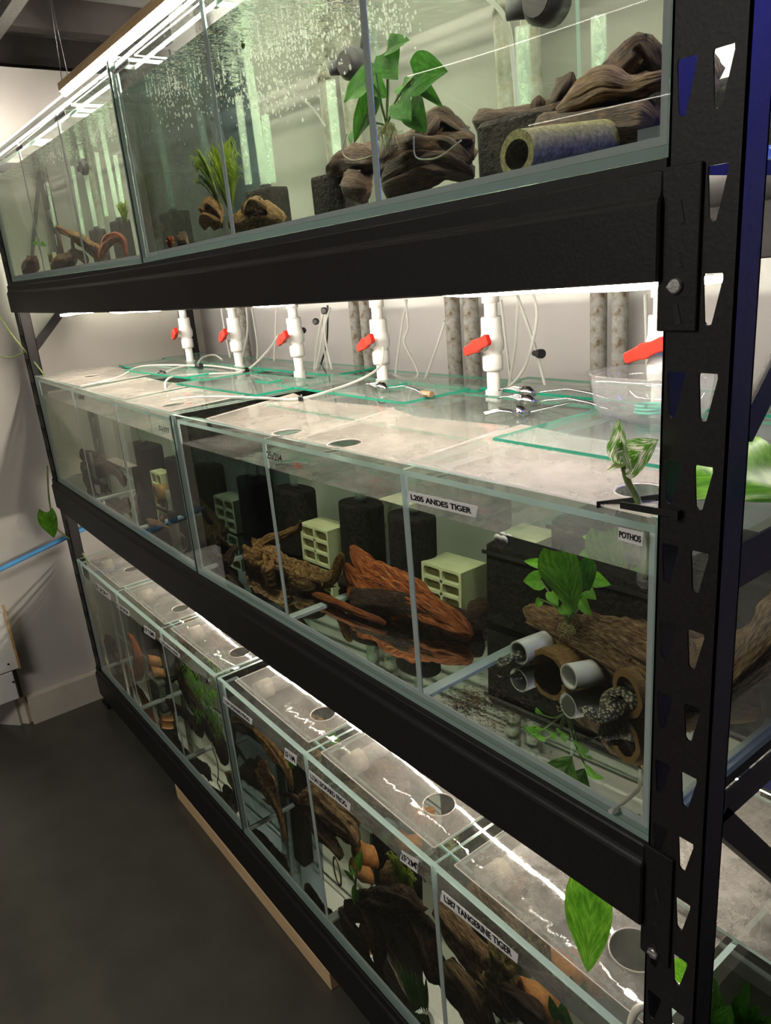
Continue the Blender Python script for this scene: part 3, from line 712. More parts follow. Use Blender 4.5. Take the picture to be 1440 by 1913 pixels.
def fern(name, lab, c, h, n, spread, mat, seed=0, lean=(0, 0), cat='plant', lw=.0026, group='plants in the aquariums'):
    rd = random.Random(seed); bm = B(); uv = bm.loops.layers.uv.verify(); c = Vector(c)
    for k in range(n*3):
        a = rd.uniform(0, 2*PI); s = rd.uniform(.2, 1.15)*spread; hh = h*rd.uniform(.5, 1)
        tip = c + Vector((math.cos(a)*s + lean[0], math.sin(a)*s*.6 + lean[1], hh)); mid = (c+tip)/2 + Vector((math.cos(a)*s*.1, 0, hh*.18))
        P = crom([c, mid, tip, tip + Vector((math.cos(a)*s*.35, 0, -hh*.12))], 5); F = frames(P); side = Vector((-math.sin(a), math.cos(a), 0)); m = len(F); prev = None
        for i, (p, t_, n_, b_) in enumerate(F):
            wd = lw*math.sin(PI*min(1, (i+1)/(m+.5)))*(1.3 if i % 2 else .55)
            row = (bm.verts.new(p-side*wd), bm.verts.new(p+Vector((0, 0, wd*.25))), bm.verts.new(p+side*wd))
            if prev:
                for q in (0, 1): f = bm.faces.new((prev[q], prev[q+1], row[q+1], row[q]))
            prev = row
    return tag(link(name, bm, mat), lab, cat, group)
def blob(name, lab, pts, mat, cat, seed=0, amp=.5, res=3, group=None, kind=None):
    bm = B()
    for k, (p, r) in enumerate(pts):
        g_ = bmesh.ops.create_icosphere(bm, subdivisions=res, radius=1)
        for v in g_['verts']: d = 1 + amp*fbm(v.co*2.3 + Vector((seed+k, 0, 0)), 4); v.co = Vector(p) + Vector((v.co.x*r[0], v.co.y*r[1], v.co.z*r[2]))*d
    for f in bm.faces: f.smooth = True
    return tag(link(name, bm, mat), lab, cat, group, kind)
def uplift(lv, u, vt, vb, y, lab, r=.0105, lean=0):
    a, b = W(u, vt, y), W(u+lean, vb, y); b.x = a.x + (b.x-a.x)*.15
    t = thing('uplift_pipe', lab, 'pipe', b, GRP['uplift'])
    bm = B(); tube(bm, [b, a], r, 14, 1, hollow=r*.82); link('clear_pipe', bm, 'uplift', t)
    rd = random.Random(int(u)); bm = B()
    for k in range(46):
        q = b + (a-b)*rd.random(); s = rd.uniform(.0012, .0035); g_ = bmesh.ops.create_icosphere(bm, subdivisions=1, radius=s)
        bmesh.ops.translate(bm, verts=g_['verts'], vec=q + Vector((rd.uniform(-1, 1), rd.uniform(-1, 1), 0))*r*.55)
    o = link('bubbles', bm, 'bubble', t); o['kind'] = 'stuff'; return t
def airline(pts, lab, r=.0028, mat='tube_clear', valve=None, name='air_tube', group='air tubing'):
    t = thing(name, lab, 'tube', Vector(pts[0]), group); bm = B(); tube(bm, pts, r, 8, 6); link('hose', bm, mat, t)
    for v in (valve or []):
        a, b = Vector(v[0]), Vector(v[1]); bm = B(); tube(bm, [a, a+(b-a)*.6, a+(b-a)*.6, b], [.0055, .0055, .0085, .0085], 14, 1); link('valve', bm, 'black_plastic', t)
    return t

# --- middle shelf, near tank, near compartment
bx = W(905, 1100, .42).x
t = thing('filter_block', 'big square black foam filter filling the back of the pleco compartment', 'filter', (bx/2, .49, fz(1, -.2)))
bm = B(); rbox(bm, bx, -.035, .42, .575, fz(1, -.2), W(905, 1012, .42).z, .012); link('foam_block', bm, 'foam', t)
bm = B(); za = W(905, 1012, .42).z; box(bm, bx-.002, -.033, .414, .4195, za-.020, za-.014); link('clip_rail', bm, 'side_steel', t)
pvc_piece((-.352, .292, fz(1, -.35)+.0205), (-.335, .455, fz(1, -.34)+.0205), .0195, 'cream plastic pipe with a fish tail poking out, left of the brown cave')
pvc_piece((-.250, .277, fz(1, -.25)+.0205), (-.226, .345, fz(1, -.24)+.0205), .0195, 'white plastic pipe lying right of the brown half cave')
pvc_piece((-.2258, .346, fz(1, -.24)+.0205), (-.205, .41, fz(1, -.22)+.0205), .0192, 'grey mossy pipe end joined behind the white pipe', 'pvc_old')
# fibrous half-log cave
bm = B(); uvl = bm.loops.layers.uv.verify(); A0, A1 = Vector((-.303, .305, fz(1, -.3))), Vector((-.272, .45, fz(1, -.28))); n = 18; prev = None
ax = (A1-A0).normalized(); sd = Vector((ax.y, -ax.x, 0))
rows = []
for j in range(13):
    tt = j/12; c = A0+(A1-A0)*tt; ring = []
    for k in range(n+1):
        a = PI*k/n; wv = 1+.06*fbm(Vector((k*.5, tt*5, 0)), 3)
        ring.append((bm.verts.new(c + sd*(.039*math.cos(a)*wv) + Vector((0, 0, .036*math.sin(a)**.8*wv)) + ax*(-.004*fbm(Vector((k*.8, 3, 0)), 2)*(j == 0))),
                     bm.verts.new(c + sd*(.031*math.cos(a)*wv) + Vector((0, 0, .028*math.sin(a)**.8*wv)))))
    rows.append(ring)
for j in range(12):
    for k in range(n):
        for q in (0, 1):
            vs = (rows[j][k][q], rows[j][k+1][q], rows[j+1][k+1][q], rows[j+1][k][q]); f = bm.faces.new(vs if q else vs[::-1]); f.smooth = True
            for lp, uvv in zip(f.loops, ((k, j), (k+1, j), (k+1, j+1), (k, j+1))): lp[uvl].uv = (uvv[0]/n, uvv[1]/12*.5)
for k in range(n): bm.faces.new((rows[0][k][0], rows[0][k+1][0], rows[0][k+1][1], rows[0][k][1]))
for j in range(12):
    for k in (0, n): bm.faces.new((rows[j][k][0], rows[j+1][k][0], rows[j+1][k][1], rows[j][k][1]))
tag(link('bark_cave', bm, 'bamboo_rough'), 'brown fibrous half-round cave lying between the two pale pipes', 'cave')
# log cave with the spotted fish at right
c0 = WF(1168, 1335, fz(1, -.15)); c0.z += .032
bm = B(); branch_pts = None
pa, pb = Vector((c0.x, c0.y, c0.z)), Vector((c0.x+.06, c0.y+.11, c0.z+.004)); uvl = bm.loops.layers.uv.verify()
F = frames([pa+(pb-pa)*k/8 for k in range(9)]); rows = []
for i, (p, t_, n_, b_) in enumerate(F):
    ro = [bm.verts.new(p+(n_*math.cos(2*PI*k/26)+b_*math.sin(2*PI*k/26))*.034*(1+.10*fbm(Vector((k*.5, i*.5, 4)), 3))) for k in range(26)]
    ri = [bm.verts.new(p+(n_*math.cos(2*PI*k/26)+b_*math.sin(2*PI*k/26))*.024*(1+.10*fbm(Vector((k*.5, i*.5, 4)), 3))) for k in range(26)]
    rows.append((ro, ri))
for i in range(8):
    for k in range(26):
        k2 = (k+1) % 26
        for q in (0, 1):
            vs = (rows[i][q][k], rows[i][q][k2], rows[i+1][q][k2], rows[i+1][q][k]); f = bm.faces.new(vs if not q else vs[::-1]); f.smooth = True
            for lp, uvv in zip(f.loops, ((k, i), (k+1, i), (k+1, i+1), (k, i+1))): lp[uvl].uv = (uvv[0]/26*2, uvv[1]/8*.5)
for k in range(26): bm.faces.new((rows[0][0][k], rows[0][0][(k+1) % 26], rows[0][1][(k+1) % 26], rows[0][1][k]))
tag(link('log_cave', bm, 'bamboo_rough'), 'round brown bark tube cave at the right with a spotted fish entering it', 'cave')
def pleco(pts, rad, lab, fins, seed=0):
    bm = B(); P = crom([(*p, r) for p, r in zip(pts, rad)], 6); F = frames([q[:3] for q in P]); rings = []
    for (p, t_, n_, b_), q in zip(F, P):
        sd = t_.cross(Vector((0, 0, 1))).normalized(); up = sd.cross(t_)
        rings.append([bm.verts.new(p + sd*math.cos(2*PI*k/16)*q[3]*1.15 + up*(max(-.45, math.sin(2*PI*k/16))*q[3]*.85)) for k in range(16)])
    for a, b in zip(rings, rings[1:]):
        for k in range(16): bm.faces.new((a[k], a[(k+1) % 16], b[(k+1) % 16], b[k])).smooth = True
    bm.faces.new(rings[0][::-1]); bm.faces.new(rings[-1])
    t = thing('suckermouth_fish', lab, 'fish', Vector(pts[0]), 'suckermouth catfish'); link('body', bm, 'spotted_skin', t)
    for nm, a, b, wd in fins:
        bm = B(); leafm(bm, a, b, wd, up=(0.1, -.3, 1), curl=.1, heart=0, nx=3, ny=6, wavy=.08); link(nm, bm, 'spotted_skin', t)
    return t
fc = c0 + Vector((.01, .02, -.012)); zf = fz(1, -.15)
tl = WF(1122, 1348, zf+.008)
fp_ = [fc + Vector((.03, .05, .004)), fc + Vector((.006, .012, 0)), Vector((fc.x-.022, fc.y-.018, zf+.015)), (tl+Vector((fc.x-.022, fc.y-.018, zf+.015)))/2, tl]
pleco(fp_, [.013, .022, .021, .014, .005], 'spotted dark catfish backing out of the round bark cave',
      [('tail_fin', tl, tl+Vector((-.030, -.012, .012)), .030), ('pectoral_fin', fp_[1]+Vector((-.012, -.01, 0)), fp_[1]+Vector((-.04, -.006, .004)), .022),
       ('pectoral_fin', fp_[1]+Vector((.012, -.012, 0)), fp_[1]+Vector((.028, -.04, -.002)), .022), ('dorsal_fin', fp_[2]+Vector((0, 0, .012)), fp_[3]+Vector((0, 0, .026)), .02)])
q0 = Vector((-.352, .30, fz(1, -.35)+.016))
pleco([q0+Vector((.004, .06, 0)), q0+Vector((0, .02, 0)), q0+Vector((-.004, -.02, -.004)), q0+Vector((-.008, -.038, -.006))], [.009, .010, .005, .002], 'brown fish tail poking out of the cream pipe',
      [('tail_fin', q0+Vector((-.006, -.028, -.004)), q0+Vector((-.016, -.058, -.010)), .020)])
wood(1, [[(978, 1138, .42, .010), (1030, 1162, .41, .022), (1100, 1192, .39, .032), (1170, 1222, .36, .036), (1235, 1262, .33, .036)],
         [(985, 1160, .40, .008), (1060, 1192, .37, .014), (1150, 1235, .33, .018), (1215, 1285, .28, .018)],
         [(1080, 1160, .42, .016), (1150, 1182, .40, .024), (1235, 1215, .37, .028)]], 'wood_tan', 'long grooved brown log lying across the pipes under the big green leaf', 3, .34, seg=40, step=.005, twigs=1, thin=.95)
wood(1, [[(875, 1225, .40, .018), (915, 1200, .45, .022), (960, 1175, .52, .020)]], 'wood_dark', 'dark mossy wood lump behind the left end of the cream pipe', 41, .4)
bm = B(); branch(bm, [(-.034, .20, 1.025), (-.042, .30, 1.045), (-.05, .40, 1.06), (-.06, .50, 1.055)], [.014, .026, .030, .018], 77, 32, .005, .35); tag(link('driftwood', bm, 'wood_tan'), 'thick wood end against the end glass, seen to the right of the rack post', 'driftwood', GRP['wood'])
plant('pothos_sprout', 'bright green small-leaved plant rooted on the long brown log', (1062, 1165, .36),
      [((1010, 1085, .36), (978, 1085, .34), .034), ((1020, 1056, .38), (975, 1046, .38), .018), ((1105, 1080, .36), (1138, 1092, .35), .026), ((1085, 1120, .35), (1105, 1150, .33), .024),
       ((1095, 1105, .36), (1112, 1118, .35), .022), ((1030, 1105, .35), (1040, 1130, .33), .026), ((1010, 1120, .36), (1002, 1135, .35), .014), ((1050, 1130, .34), (1066, 1148, .33), .026)],
      'leaf_bright', rootlets=26, seed=4, rl=.05)
t = thing('pothos_leaf', 'very large hanging green leaf dipping under the water above the long log', 'plant', W(1050, 1040, .30), 'plants in the aquariums')
bm = B(); leafm(bm, W(1045, 1030, .30), W(1072, 1146, .30), .085, up=(-.15, -1, .1), curl=.04, heart=.2, seed=2); link('leaf', bm, 'leaf_green', t)
bm = B(); leafm(bm, W(1080, 1050, .33), W(1100, 1105, .33), .05, up=(.5, -1, .1), curl=.1, seed=5); link('leaf', bm, 'leaf_deep', t)
bm = B(); tube(bm, [W(1045, 1030, .30), W(1044, 1020, .30)+Vector((0, 0, .02))], .002, 6, 1); link('stem', bm, 'stem', t)
bm = B(); rd = random.Random(5)
for k in range(520):
    if k < 330: u, v = rd.gauss(872, 26), rd.gauss(1307, 13)
    else: u, v = rd.gauss(925, 45), rd.gauss(1322, 26)
    p = WF(u, v, fz(1, -.3)+.0004); a = rd.uniform(0, PI); s = rd.uniform(.002, .0045)
    if p.y < .02 or p.x > -.02 or p.x < -.392: continue
    tube(bm, [p+Vector((math.cos(a), math.sin(a), 0))*s, p+Vector((.0008, .0012, .0004)), p-Vector((math.cos(a+.6), math.sin(a+.6), 0))*s], .00045, 3, 2)
tag(link('sludge_worms', bm, 'worm'), 'scattered brown droppings and worm bits on the glass floor left of the pipes', 'debris', None, 'stuff')
airline([WF(1146, 1512, fz(1, -.03)+.004), WF(1175, 1490, fz(1, -.03)+.006), WF(1194, 1470, fz(1, -.03)+.02), W(1196, 1440, .08)], 'short clear air hose curling on the floor by the near corner post')
for k, (u, v) in enumerate(((930, 1006), (941, 1009))):
    p = W(u, v, .03); blob('snail', '%s of two white snail shells at the waterline near the andes tiger sticker' % ('left' if k == 0 else 'right'), [(p, (.0065, .004, .006))], 'tag_paper', 'snail', k, .05, 3, 'snail shells at the waterline')

# --- middle shelf, near tank, middle compartment
ca = WF(862, 1148, fz(1, -.55)); ht = W(862, 1071, ca.y).z-ca.z; wd = ca.x-W(789, 1112, ca.y).x
cave(1, ca.x-wd, ca.y, wd, .10, ht, 3, 'pale green six-hole ceramic cave block nearest the black foam block')
cb = WF(617, 1063, fz(1, -.95)); hb = W(617, 994, cb.y).z-cb.z; wb = cb.x-W(566, 1040, cb.y).x
cave(1, cb.x-wb, cb.y, wb, .10, hb, 3, 'pale green six-hole ceramic cave block beside the horned driftwood')
sponge(1, 638, 718, 953, .43, .11, 'black cylindrical sponge filter left of the orange driftwood tip in the middle tank', r=.05)
sponge(1, 728, 816, 976, .40, .12, 'black cylindrical sponge filter behind the divider next to the andes tiger compartment', r=.05)
sponge(1, 458, 520, 912, .45, .11, 'black sponge filter behind the left side of the horned driftwood', r=.05)
sponge(1, 522, 590, 926, .42, .11, 'black sponge filter behind the right side of the horned driftwood', r=.05)
wood(1, [[(655, 1020, .34, .008), (690, 1065, .33, .026), (740, 1100, .32, .034), (810, 1145, .31, .034), (882, 1186, .30, .012)],
         [(645, 1052, .30, .008), (668, 1085, .30, .022), (715, 1130, .30, .034), (770, 1165, .30, .030), (840, 1190, .30, .014)],
         [(655, 1085, .30, .006), (665, 1110, .29, .018), (680, 1135, .28, .014)]], 'wood_red', 'large orange-red fan of driftwood leaning across the divider', 9, .34, seg=44, step=.004, thin=.95)
wood(1, [[(586, 1132, .20, .006), (612, 1148, .20, .011), (650, 1150, .20, .010), (690, 1162, .21, .009), (722, 1168, .22, .008)], [(612, 1150, .20, .008), (600, 1160, .19, .006)]], 'wood_red', 'slender reddish twig of driftwood in front of the orange fan', 21, .35)
wood(1, [[(660, 1200, .24, .020), (740, 1210, .28, .030), (830, 1208, .32, .030), (905, 1195, .37, .018)], [(690, 1180, .30, .018), (640, 1160, .34, .014)]], 'wood_dark', 'dark rotten wood lying under the orange driftwood fan', 15, .4)
# --- middle shelf, near tank, far compartment
wood(1, [[(462, 1085, .22, .030), (478, 1050, .24, .026), (492, 1015, .27, .016), (530, 1000, .28, .012), (556, 988, .27, .009), (562, 972, .26, .004)],
         [(470, 1110, .20, .020), (500, 1095, .22, .034), (545, 1085, .25, .030), (590, 1100, .27, .026), (620, 1080, .28, .018), (636, 1046, .28, .013), (640, 1034, .28, .006)],
         [(500, 1130, .16, .020), (505, 1090, .19, .024), (497, 1040, .24, .020), (470, 1010, .27, .012)],
         [(545, 1130, .20, .022), (570, 1105, .22, .024), (560, 1060, .26, .020)], [(460, 1062, .24, .005), (475, 1066, .20, .004), (490, 1055, .18, .005), (498, 1042, .22, .006)]],
     'wood_gold', 'sprawling horned golden-brown driftwood behind the divider of the middle tank', 5, .62, seg=32, step=.005, twigs=3, thin=.78)
wood(1, [[(420, 1100, .12, .014), (428, 1060, .14, .018), (436, 1028, .16, .012), (446, 1022, .18, .006)], [(425, 1085, .12, .014), (405, 1072, .12, .012), (392, 1070, .13, .006)]], 'wood_dark', 'small upright dark driftwood stump at the left of the horned one', 8, .45)
# --- middle shelf, far tank
sponge(1, 254, 303, 842, .40, .11, 'black sponge filter in the right compartment of the far middle tank', r=.05)
sponge(1, 318, 352, 866, .36, .10, 'black sponge filter hard against the right end of the far middle tank', r=.05)
cc = WF(312, 958, fz(1, -1.35)); cave(1, cc.x-.075, cc.y, .075, .09, .11, 3, 'small pale cave block in the far middle tank')
bm = B(); p = W(290, 922, .30); tube(bm, [p, p+Vector((.03, .07, .0))], .028, 22, 1, hollow=.021); tag(link('log_cave', bm, 'bamboo_rough'), 'striped brown bamboo cave left of the small pale cave block', 'cave')
wood(1, [[(262, 985, .16, .020), (258, 950, .18, .026), (262, 920, .20, .014), (256, 900, .20, .007)], [(245, 960, .16, .014), (236, 930, .18, .010)]], 'wood_dark', 'dark pointed driftwood left of the bamboo cave in the far middle tank', 31, .5)
wood(1, [[(278, 990, .10, .012), (296, 1012, .10, .016), (325, 1024, .12, .016), (350, 1030, .14, .012)], [(300, 990, .14, .010), (306, 965, .16, .012)]], 'wood_gold', 'low curved driftwood at the front of the far middle tank', 33, .45)
wood(1, [[(152, 880, .30, .020), (180, 900, .34, .040), (205, 870, .36, .034), (235, 900, .36, .02)], [(150, 850, .33, .02), (200, 855, .38, .02)]], 'wood_dark', 'dark driftwood pile behind the clear breeder box', 35, .45)
t = thing('bubbler_tube', 'clear bubbling acrylic tumbler with black sponge top in the far middle tank', 'breeder', W(340, 1050, .10))
a = W(336, 1045, .10); bm = B(); lathe(bm, a.x, a.y, [(.022, a.z), (.026, a.z+.004), (.020, a.z+.05), (.026, a.z+.065), (.026, a.z+.105)], 20); link('tumbler', bm, 'tube_clear', t)
bm = B(); lathe(bm, a.x, a.y, [(.026, a.z+.106), (.027, a.z+.13), (.022, a.z+.134)], 20); link('sponge_cap', bm, 'foam', t)
bm = B(); tube(bm, [(a.x, a.y, a.z+.13), (a.x, a.y, a.z+.19)], .011, 12, 1, hollow=.009); link('uplift_tube', bm, 'uplift', t)
t = thing('breeder_box', 'clear plastic breeder box with dark rim hung inside the far middle tank', 'breeder box', W(225, 800, .2))
a = W(198, 858, .15); b = W(250, 872, .22); zt = base(1)(-1.7)+.345; x0, x1 = a.x, b.x
for (q0, q1, q2, q3) in ((x0, x1, .15, .153), (x0, x1, .247, .25), (x0, x0+.003, .1535, .2465), (x1-.003, x1, .1535, .2465)):
    bm = B(); box(bm, q0, q1, q2, q3, a.z, zt); link('wall_panel', bm, 'tub_clear', t)
bm = B(); box(bm, x0, x1, .15, .25, a.z-.004, a.z-.0005); link('floor_panel', bm, 'poly_edge', t)
bm = B(); tube(bm, [(x0, .148, a.z-.006), (x1, .148, a.z-.006)], .0025, 6, 1); tube(bm, [(x1+.001, .148, a.z), (x1+.001, .148, zt)], .0022, 6, 1); link('rim', bm, 'black_plastic', t)
t = thing('corner_filter', 'small bubbling clear box filter left of the breeder box', 'filter', W(182, 900, .2))
a = W(181, 905, .2); bm = B(); lathe(bm, a.x, a.y, [(.020, a.z-.05), (.022, a.z-.02), (.018, a.z)], 16); link('cup', bm, 'tube_clear', t)
bm = B(); lathe(bm, a.x, a.y, [(.017, a.z+.001), (.017, a.z+.02)], 16); link('sponge_cap', bm, 'foam', t); bm = B(); tube(bm, [(a.x, a.y, a.z+.02), (a.x, a.y, a.z+.11)], .010, 12, 1, hollow=.008); link('uplift_tube', bm, 'uplift', t)
plant('java_fern', 'small green leafy plant on the wood left of the box filter', (158, 880, .24), [((162, 870, .22), (170, 905, .2), .02), ((158, 865, .22), (153, 850, .22), .016), ((165, 875, .22), (178, 895, .2), .016)], 'leaf_deep', seed=8)
blob('snail', 'cream snail on the glass floor below the box filter', [(WF(196, 945, fz(1, -1.8))+Vector((0, 0, .008)), (.010, .008, .008))], 'tag_paper', 'snail', 9, .3)

# --- top shelf, near tank, near compartment
t = thing('filter_block', 'long black foam block carrying driftwood at the right end of the top shelf', 'filter', (W(1060, 300, .36).x, .4, fz(2, -.2)))
xa = W(888, 260, .32).x; bm = B(); rbox(bm, xa, -.03, .32, .46, fz(2, -.2), W(888, 232, .32).z, .008); link('foam_block', bm, 'foam', t)
wood(2, [[(885, 226, .35, .014), (960, 224, .34, .016), (1040, 216, .34, .020), (1100, 200, .34, .024), (1180, 185, .34, .026), (1250, 178, .34, .024)], [(1000, 250, .31, .022), (1100, 240, .30, .028), (1230, 235, .29, .03)]], 'wood_dark', 'dark bark slab along the foam block at the right end of the top shelf', 51, .35)
wood(2, [[(1040, 205, .30, .010), (1090, 178, .30, .018), (1130, 160, .30, .018), (1180, 165, .30, .012), (1250, 142, .30, .020)]], 'wood_tan', 'light brown flat driftwood lying on the dark slab in the top tank', 53, .3)
wood(2, [[(1003, 215, .33, .012), (1006, 190, .33, .010), (1006, 178, .33, .004)], [(1030, 205, .34, .018), (1060, 160, .34, .016), (1068, 134, .34, .006)], [(1090, 170, .34, .012), (1140, 140, .35, .018), (1185, 112, .35, .024), (1205, 92, .35, .018), (1238, 140, .35, .02)]], 'wood_dark', 'jagged dark wood peaks rising above the light driftwood', 57, .4)
bm = B(); pa = W(965, 289, .16); pb = pa + Vector((.05, .12, .004)); F = frames([pa+(pb-pa)*k/6 for k in range(7)]); rows = []
for (p, t_, n_, b_) in F:
    sd = Vector((.92, -.38, 0)); up = Vector((0, 0, 1))
    rows.append([[bm.verts.new(p+(sd*math.cos(2*PI*k/30)*a_ + up*math.sin(2*PI*k/30)*b__)) for k in range(30)] for a_, b__ in ((.036, .026), (.025, .016))])
for i in range(6):
    for k in range(30):
        k2 = (k+1) % 30
        for q in (0, 1):
            vs = (rows[i][q][k], rows[i][q][k2], rows[i+1][q][k2], rows[i+1][q][k]); bm.faces.new(vs if not q else vs[::-1]).smooth = True
for k in range(30): bm.faces.new((rows[0][0][k], rows[0][0][(k+1) % 30], rows[0][1][(k+1) % 30], rows[0][1][k]))
tag(link('clay_cave', bm, 'olive_clay'), 'olive textured clay cave with an oval mouth at the front of the top tank', 'cave')
bm = B(); p = W(1222, 272, .04); box(bm, p.x-.012, p.x+.012, .03, .05, fz(2, -.03), p.z+.014); tag(link('ceramic_tile', bm, 'tag_paper'), 'small white tile standing in the near corner of the top tank', 'tile')
uplift(2, 975, 50, 215, .42, 'clear bubbling pipe right of the hooked hose in the top tank'); uplift(2, 1118, 30, 160, .46, 'clear bubbling pipe above the light driftwood in the top tank')
def powerhead(u, v, y, lab, s=1.0, jet=-1):
    c = W(u, v, y); t = thing('powerhead', lab, 'pump', c, 'black powerhead pumps')
    bm = B(); tube(bm, [c+Vector((0, .045, 0))*s, c+Vector((0, .01, 0))*s, c, c-Vector((0, .004, 0))], [.030*s, .030*s, .024*s, .020*s], 22, 1); link('housing', bm, 'black_plastic', t)
    bm = B(); tube(bm, [c+Vector((-.028, .02, 0))*s, c+Vector((-.055, .012, .004))*s], .014*s, 16, 1, hollow=.011*s); link('nozzle', bm, 'rubber', t)
    bm = B(); tube(bm, [c-Vector((0, .002, 0)), c-Vector((0, .006, 0))], .021*s, 20, 1); link('rim_ring', bm, 'side_steel', t)
    bm = B(); tube(bm, [c+Vector((.01, .05, .01))*s, c+Vector((.02, .06, .12)), c+Vector((.02, .06, .3))], .003, 6, 3); link('cable', bm, 'black_plastic', t); return t
powerhead(645, 118, .36, 'black pump behind the leafy plant in the top tank', .8); powerhead(1003, -2, .36, 'black pump cut by the top edge of the photo', .95)
# --- top shelf, near tank, middle compartment
sponge(2, 580, 690, 318, .34, .12, 'black square foam filter left of the leafy plant in the top tank', r=.008, tubeh=False)
wood(2, [[(612, 325, .33, .012), (640, 300, .33, .020), (672, 296, .32, .022), (705, 300, .31, .018)], [(640, 345, .31, .02), (690, 350, .30, .024)]], 'wood_dark', 'ragged dark wood capping the square foam filter', 61, .5)
wood(2, [[(706, 320, .25, .020), (745, 300, .26, .030), (790, 290, .27, .034), (840, 285, .27, .030), (880, 300, .27, .022)], [(775, 300, .27, .02), (810, 250, .28, .026), (832, 226, .29, .016), (870, 250, .28, .012)],
         [(715, 345, .24, .022), (770, 325, .25, .026), (830, 310, .26, .022), (885, 330, .27, .012)], [(850, 280, .27, .016), (884, 262, .27, .006)]], 'wood_dark', 'big dark stump under the leafy plant in the top tank', 63, .45, seg=30)
plant('anubias', 'broad-leaved green plant growing on the big dark stump in the top tank', (722, 235, .22),
      [((724, 90, .22), (762, 72, .2), .028), ((722, 95, .22), (742, 148, .2), .055), ((772, 145, .22), (826, 128, .2), .058), ((776, 150, .22), (824, 195, .2), .022), ((690, 150, .22), (640, 185, .2), .060),
       ((700, 180, .22), (656, 262, .2), .05), ((695, 145, .24), (718, 178, .22), .045), ((750, 160, .24), (764, 172, .22), .03), ((745, 190, .2), (765, 222, .18), .045), ((765, 195, .22), (795, 245, .2), .045),
       ((700, 120, .22), (690, 145, .2), .035), ((660, 245, .22), (655, 268, .2), .02)], 'leaf_deep', rootlets=46, seed=3, rl=.06)
uplift(2, 617, 150, 300, .42, 'clear bubbling pipe behind the square foam filter in the top tank')
airline([W(648, 250, .22), W(640, 285, .22), W(660, 300, .20), W(690, 293, .20), W(700, 288, .20)], 'pale cable tie loop hanging on the dark stump', .0012, 'pvc_old')
airline([W(773, 255, .2), W(776, 292, .2), W(800, 298, .2), W(826, 290, .2), W(862, 262, .2)], 'pale thin loop round the top of the dark stump', .0012, 'pvc_old')
airline([W(515, 150, .3), W(560, 180, .3), W(590, 210, .3), W(607, 235, .4)], 'bright clear air hose bending to the bubbling pipe', .0022)
airline([W(910, -5, .38), W(935, 20, .38), W(952, 60, .38), W(962, 150, .40), W(966, 205, .40)], 'hooked clear hose at the top of the near top tank', .0035)
# --- top shelf, near tank, far compartment
sponge(2, 458, 546, 347, .34, .11, 'black foam filter right of the yellow-green fern in the top tank', r=.012)
wood(2, [[(430, 425, .22, .018), (460, 415, .22, .024), (500, 405, .22, .024), (530, 412, .22, .014)], [(455, 400, .20, .01), (475, 380, .20, .012), (500, 392, .2, .01)], [(375, 420, .2, .018), (395, 398, .2, .024), (415, 410, .2, .02)]], 'wood_gold', 'lacy brown driftwood in front of the foam filter in the top tank', 71, .6, twigs=4, thin=.8)
fern('java_fern', 'yellow-green feathery fern growing by the divider of the top tank', W(432, 405, .24), .13, 46, .055, 'fern', 3)
fern('java_fern', 'arching yellow-green fern frond bending left over the divider', W(415, 395, .20), .12, 14, .02, 'fern', 5, lean=(-.07, 0))
fern('java_fern', 'reddish-brown dark fern added for a mirror image in the bluish far compartment of the top tank', W(310, 430, .25), .14, 50, .07, 'fern_reflection', 8, lw=.006)  # darker fern added where a fern is only seen mirrored
wood(2, [[(282, 470, .15, .02), (320, 455, .2, .03), (350, 450, .22, .024)]], 'wood_dark', 'dark lump of wood under the reddish fern', 73, .5)
sponge(2, 262, 300, 405, .3, .10, 'black foam filter beside the reddish fern', r=.012, tubeh=False)
fern('red_moss_ball', 'tiny red feathery sprig on the floor of the top tank', WF(320, 468, fz(2, -1.0)), .025, 24, .015, 'wood_red', 9, lw=.003, cat='plant')
for u, vt, vb, y, lb in ((495, 215, 345, .40, 'clear bubbling pipe above the foam filter right of the fern'), (330, 200, 380, .42, 'clear bubbling pipe left of the divider behind the reddish fern'), (445, 180, 350, .46, 'clear bubbling pipe right of the divider above the fern')):
    uplift(2, u, vt, vb, y, lb)
powerhead(322, 262, .34, 'black pump seen through bubbles in the far compartment', .8)
t = fern('floating_plant', 'yellow floating leaf cluster under the water surface by the divider', W(455, 92, .2), .03, 16, .02, 'fern', 12, lw=.006)
# --- top shelf, far tank
sponge(2, 208, 252, 408, .34, .11, 'black foam filter at the right end of the far top tank', r=.012)
sponge(2, 170, 206, 425, .36, .10, 'black foam filter behind the curved tan branch', r=.012)
wood(2, [[(104, 425, .2, .008), (135, 440, .2, .014), (160, 455, .2, .02), (190, 475, .2, .022)], [(135, 440, .2, .01), (140, 470, .2, .012), (165, 485, .2, .02)]], 'wood_gold', 'forked tan branch crossing the divider of the far top tank', 81, .4)
wood(2, [[(185, 485, .14, .012), (195, 460, .15, .016), (215, 445, .16, .014), (232, 455, .17, .012), (236, 480, .16, .012)]], 'wood_red', 'lacy reddish driftwood arch at the right of the far top tank', 83, .7, twigs=5)
wood(2, [[(98, 505, .2, .02), (120, 490, .2, .026), (142, 480, .2, .02)], [(118, 490, .22, .014), (112, 450, .22, .014), (108, 432, .22, .008)]], 'wood_dark', 'dark split stump in the middle compartment of the far top tank', 85, .5)
wood(2, [[(42, 508, .16, .02), (56, 498, .18, .026), (72, 490, .2, .02)], [(58, 500, .18, .01), (60, 480, .18, .006)]], 'wood_dark', 'low dark wood in the leftmost compartment of the top shelf', 87, .5)
p = WF(103, 490, fz(2, -2.0)); pz = W(96, 485, .26); cave(2, pz.x-.03, .26, .05, .04, .06, 2, 'tiny pale cave block in the far top tank')
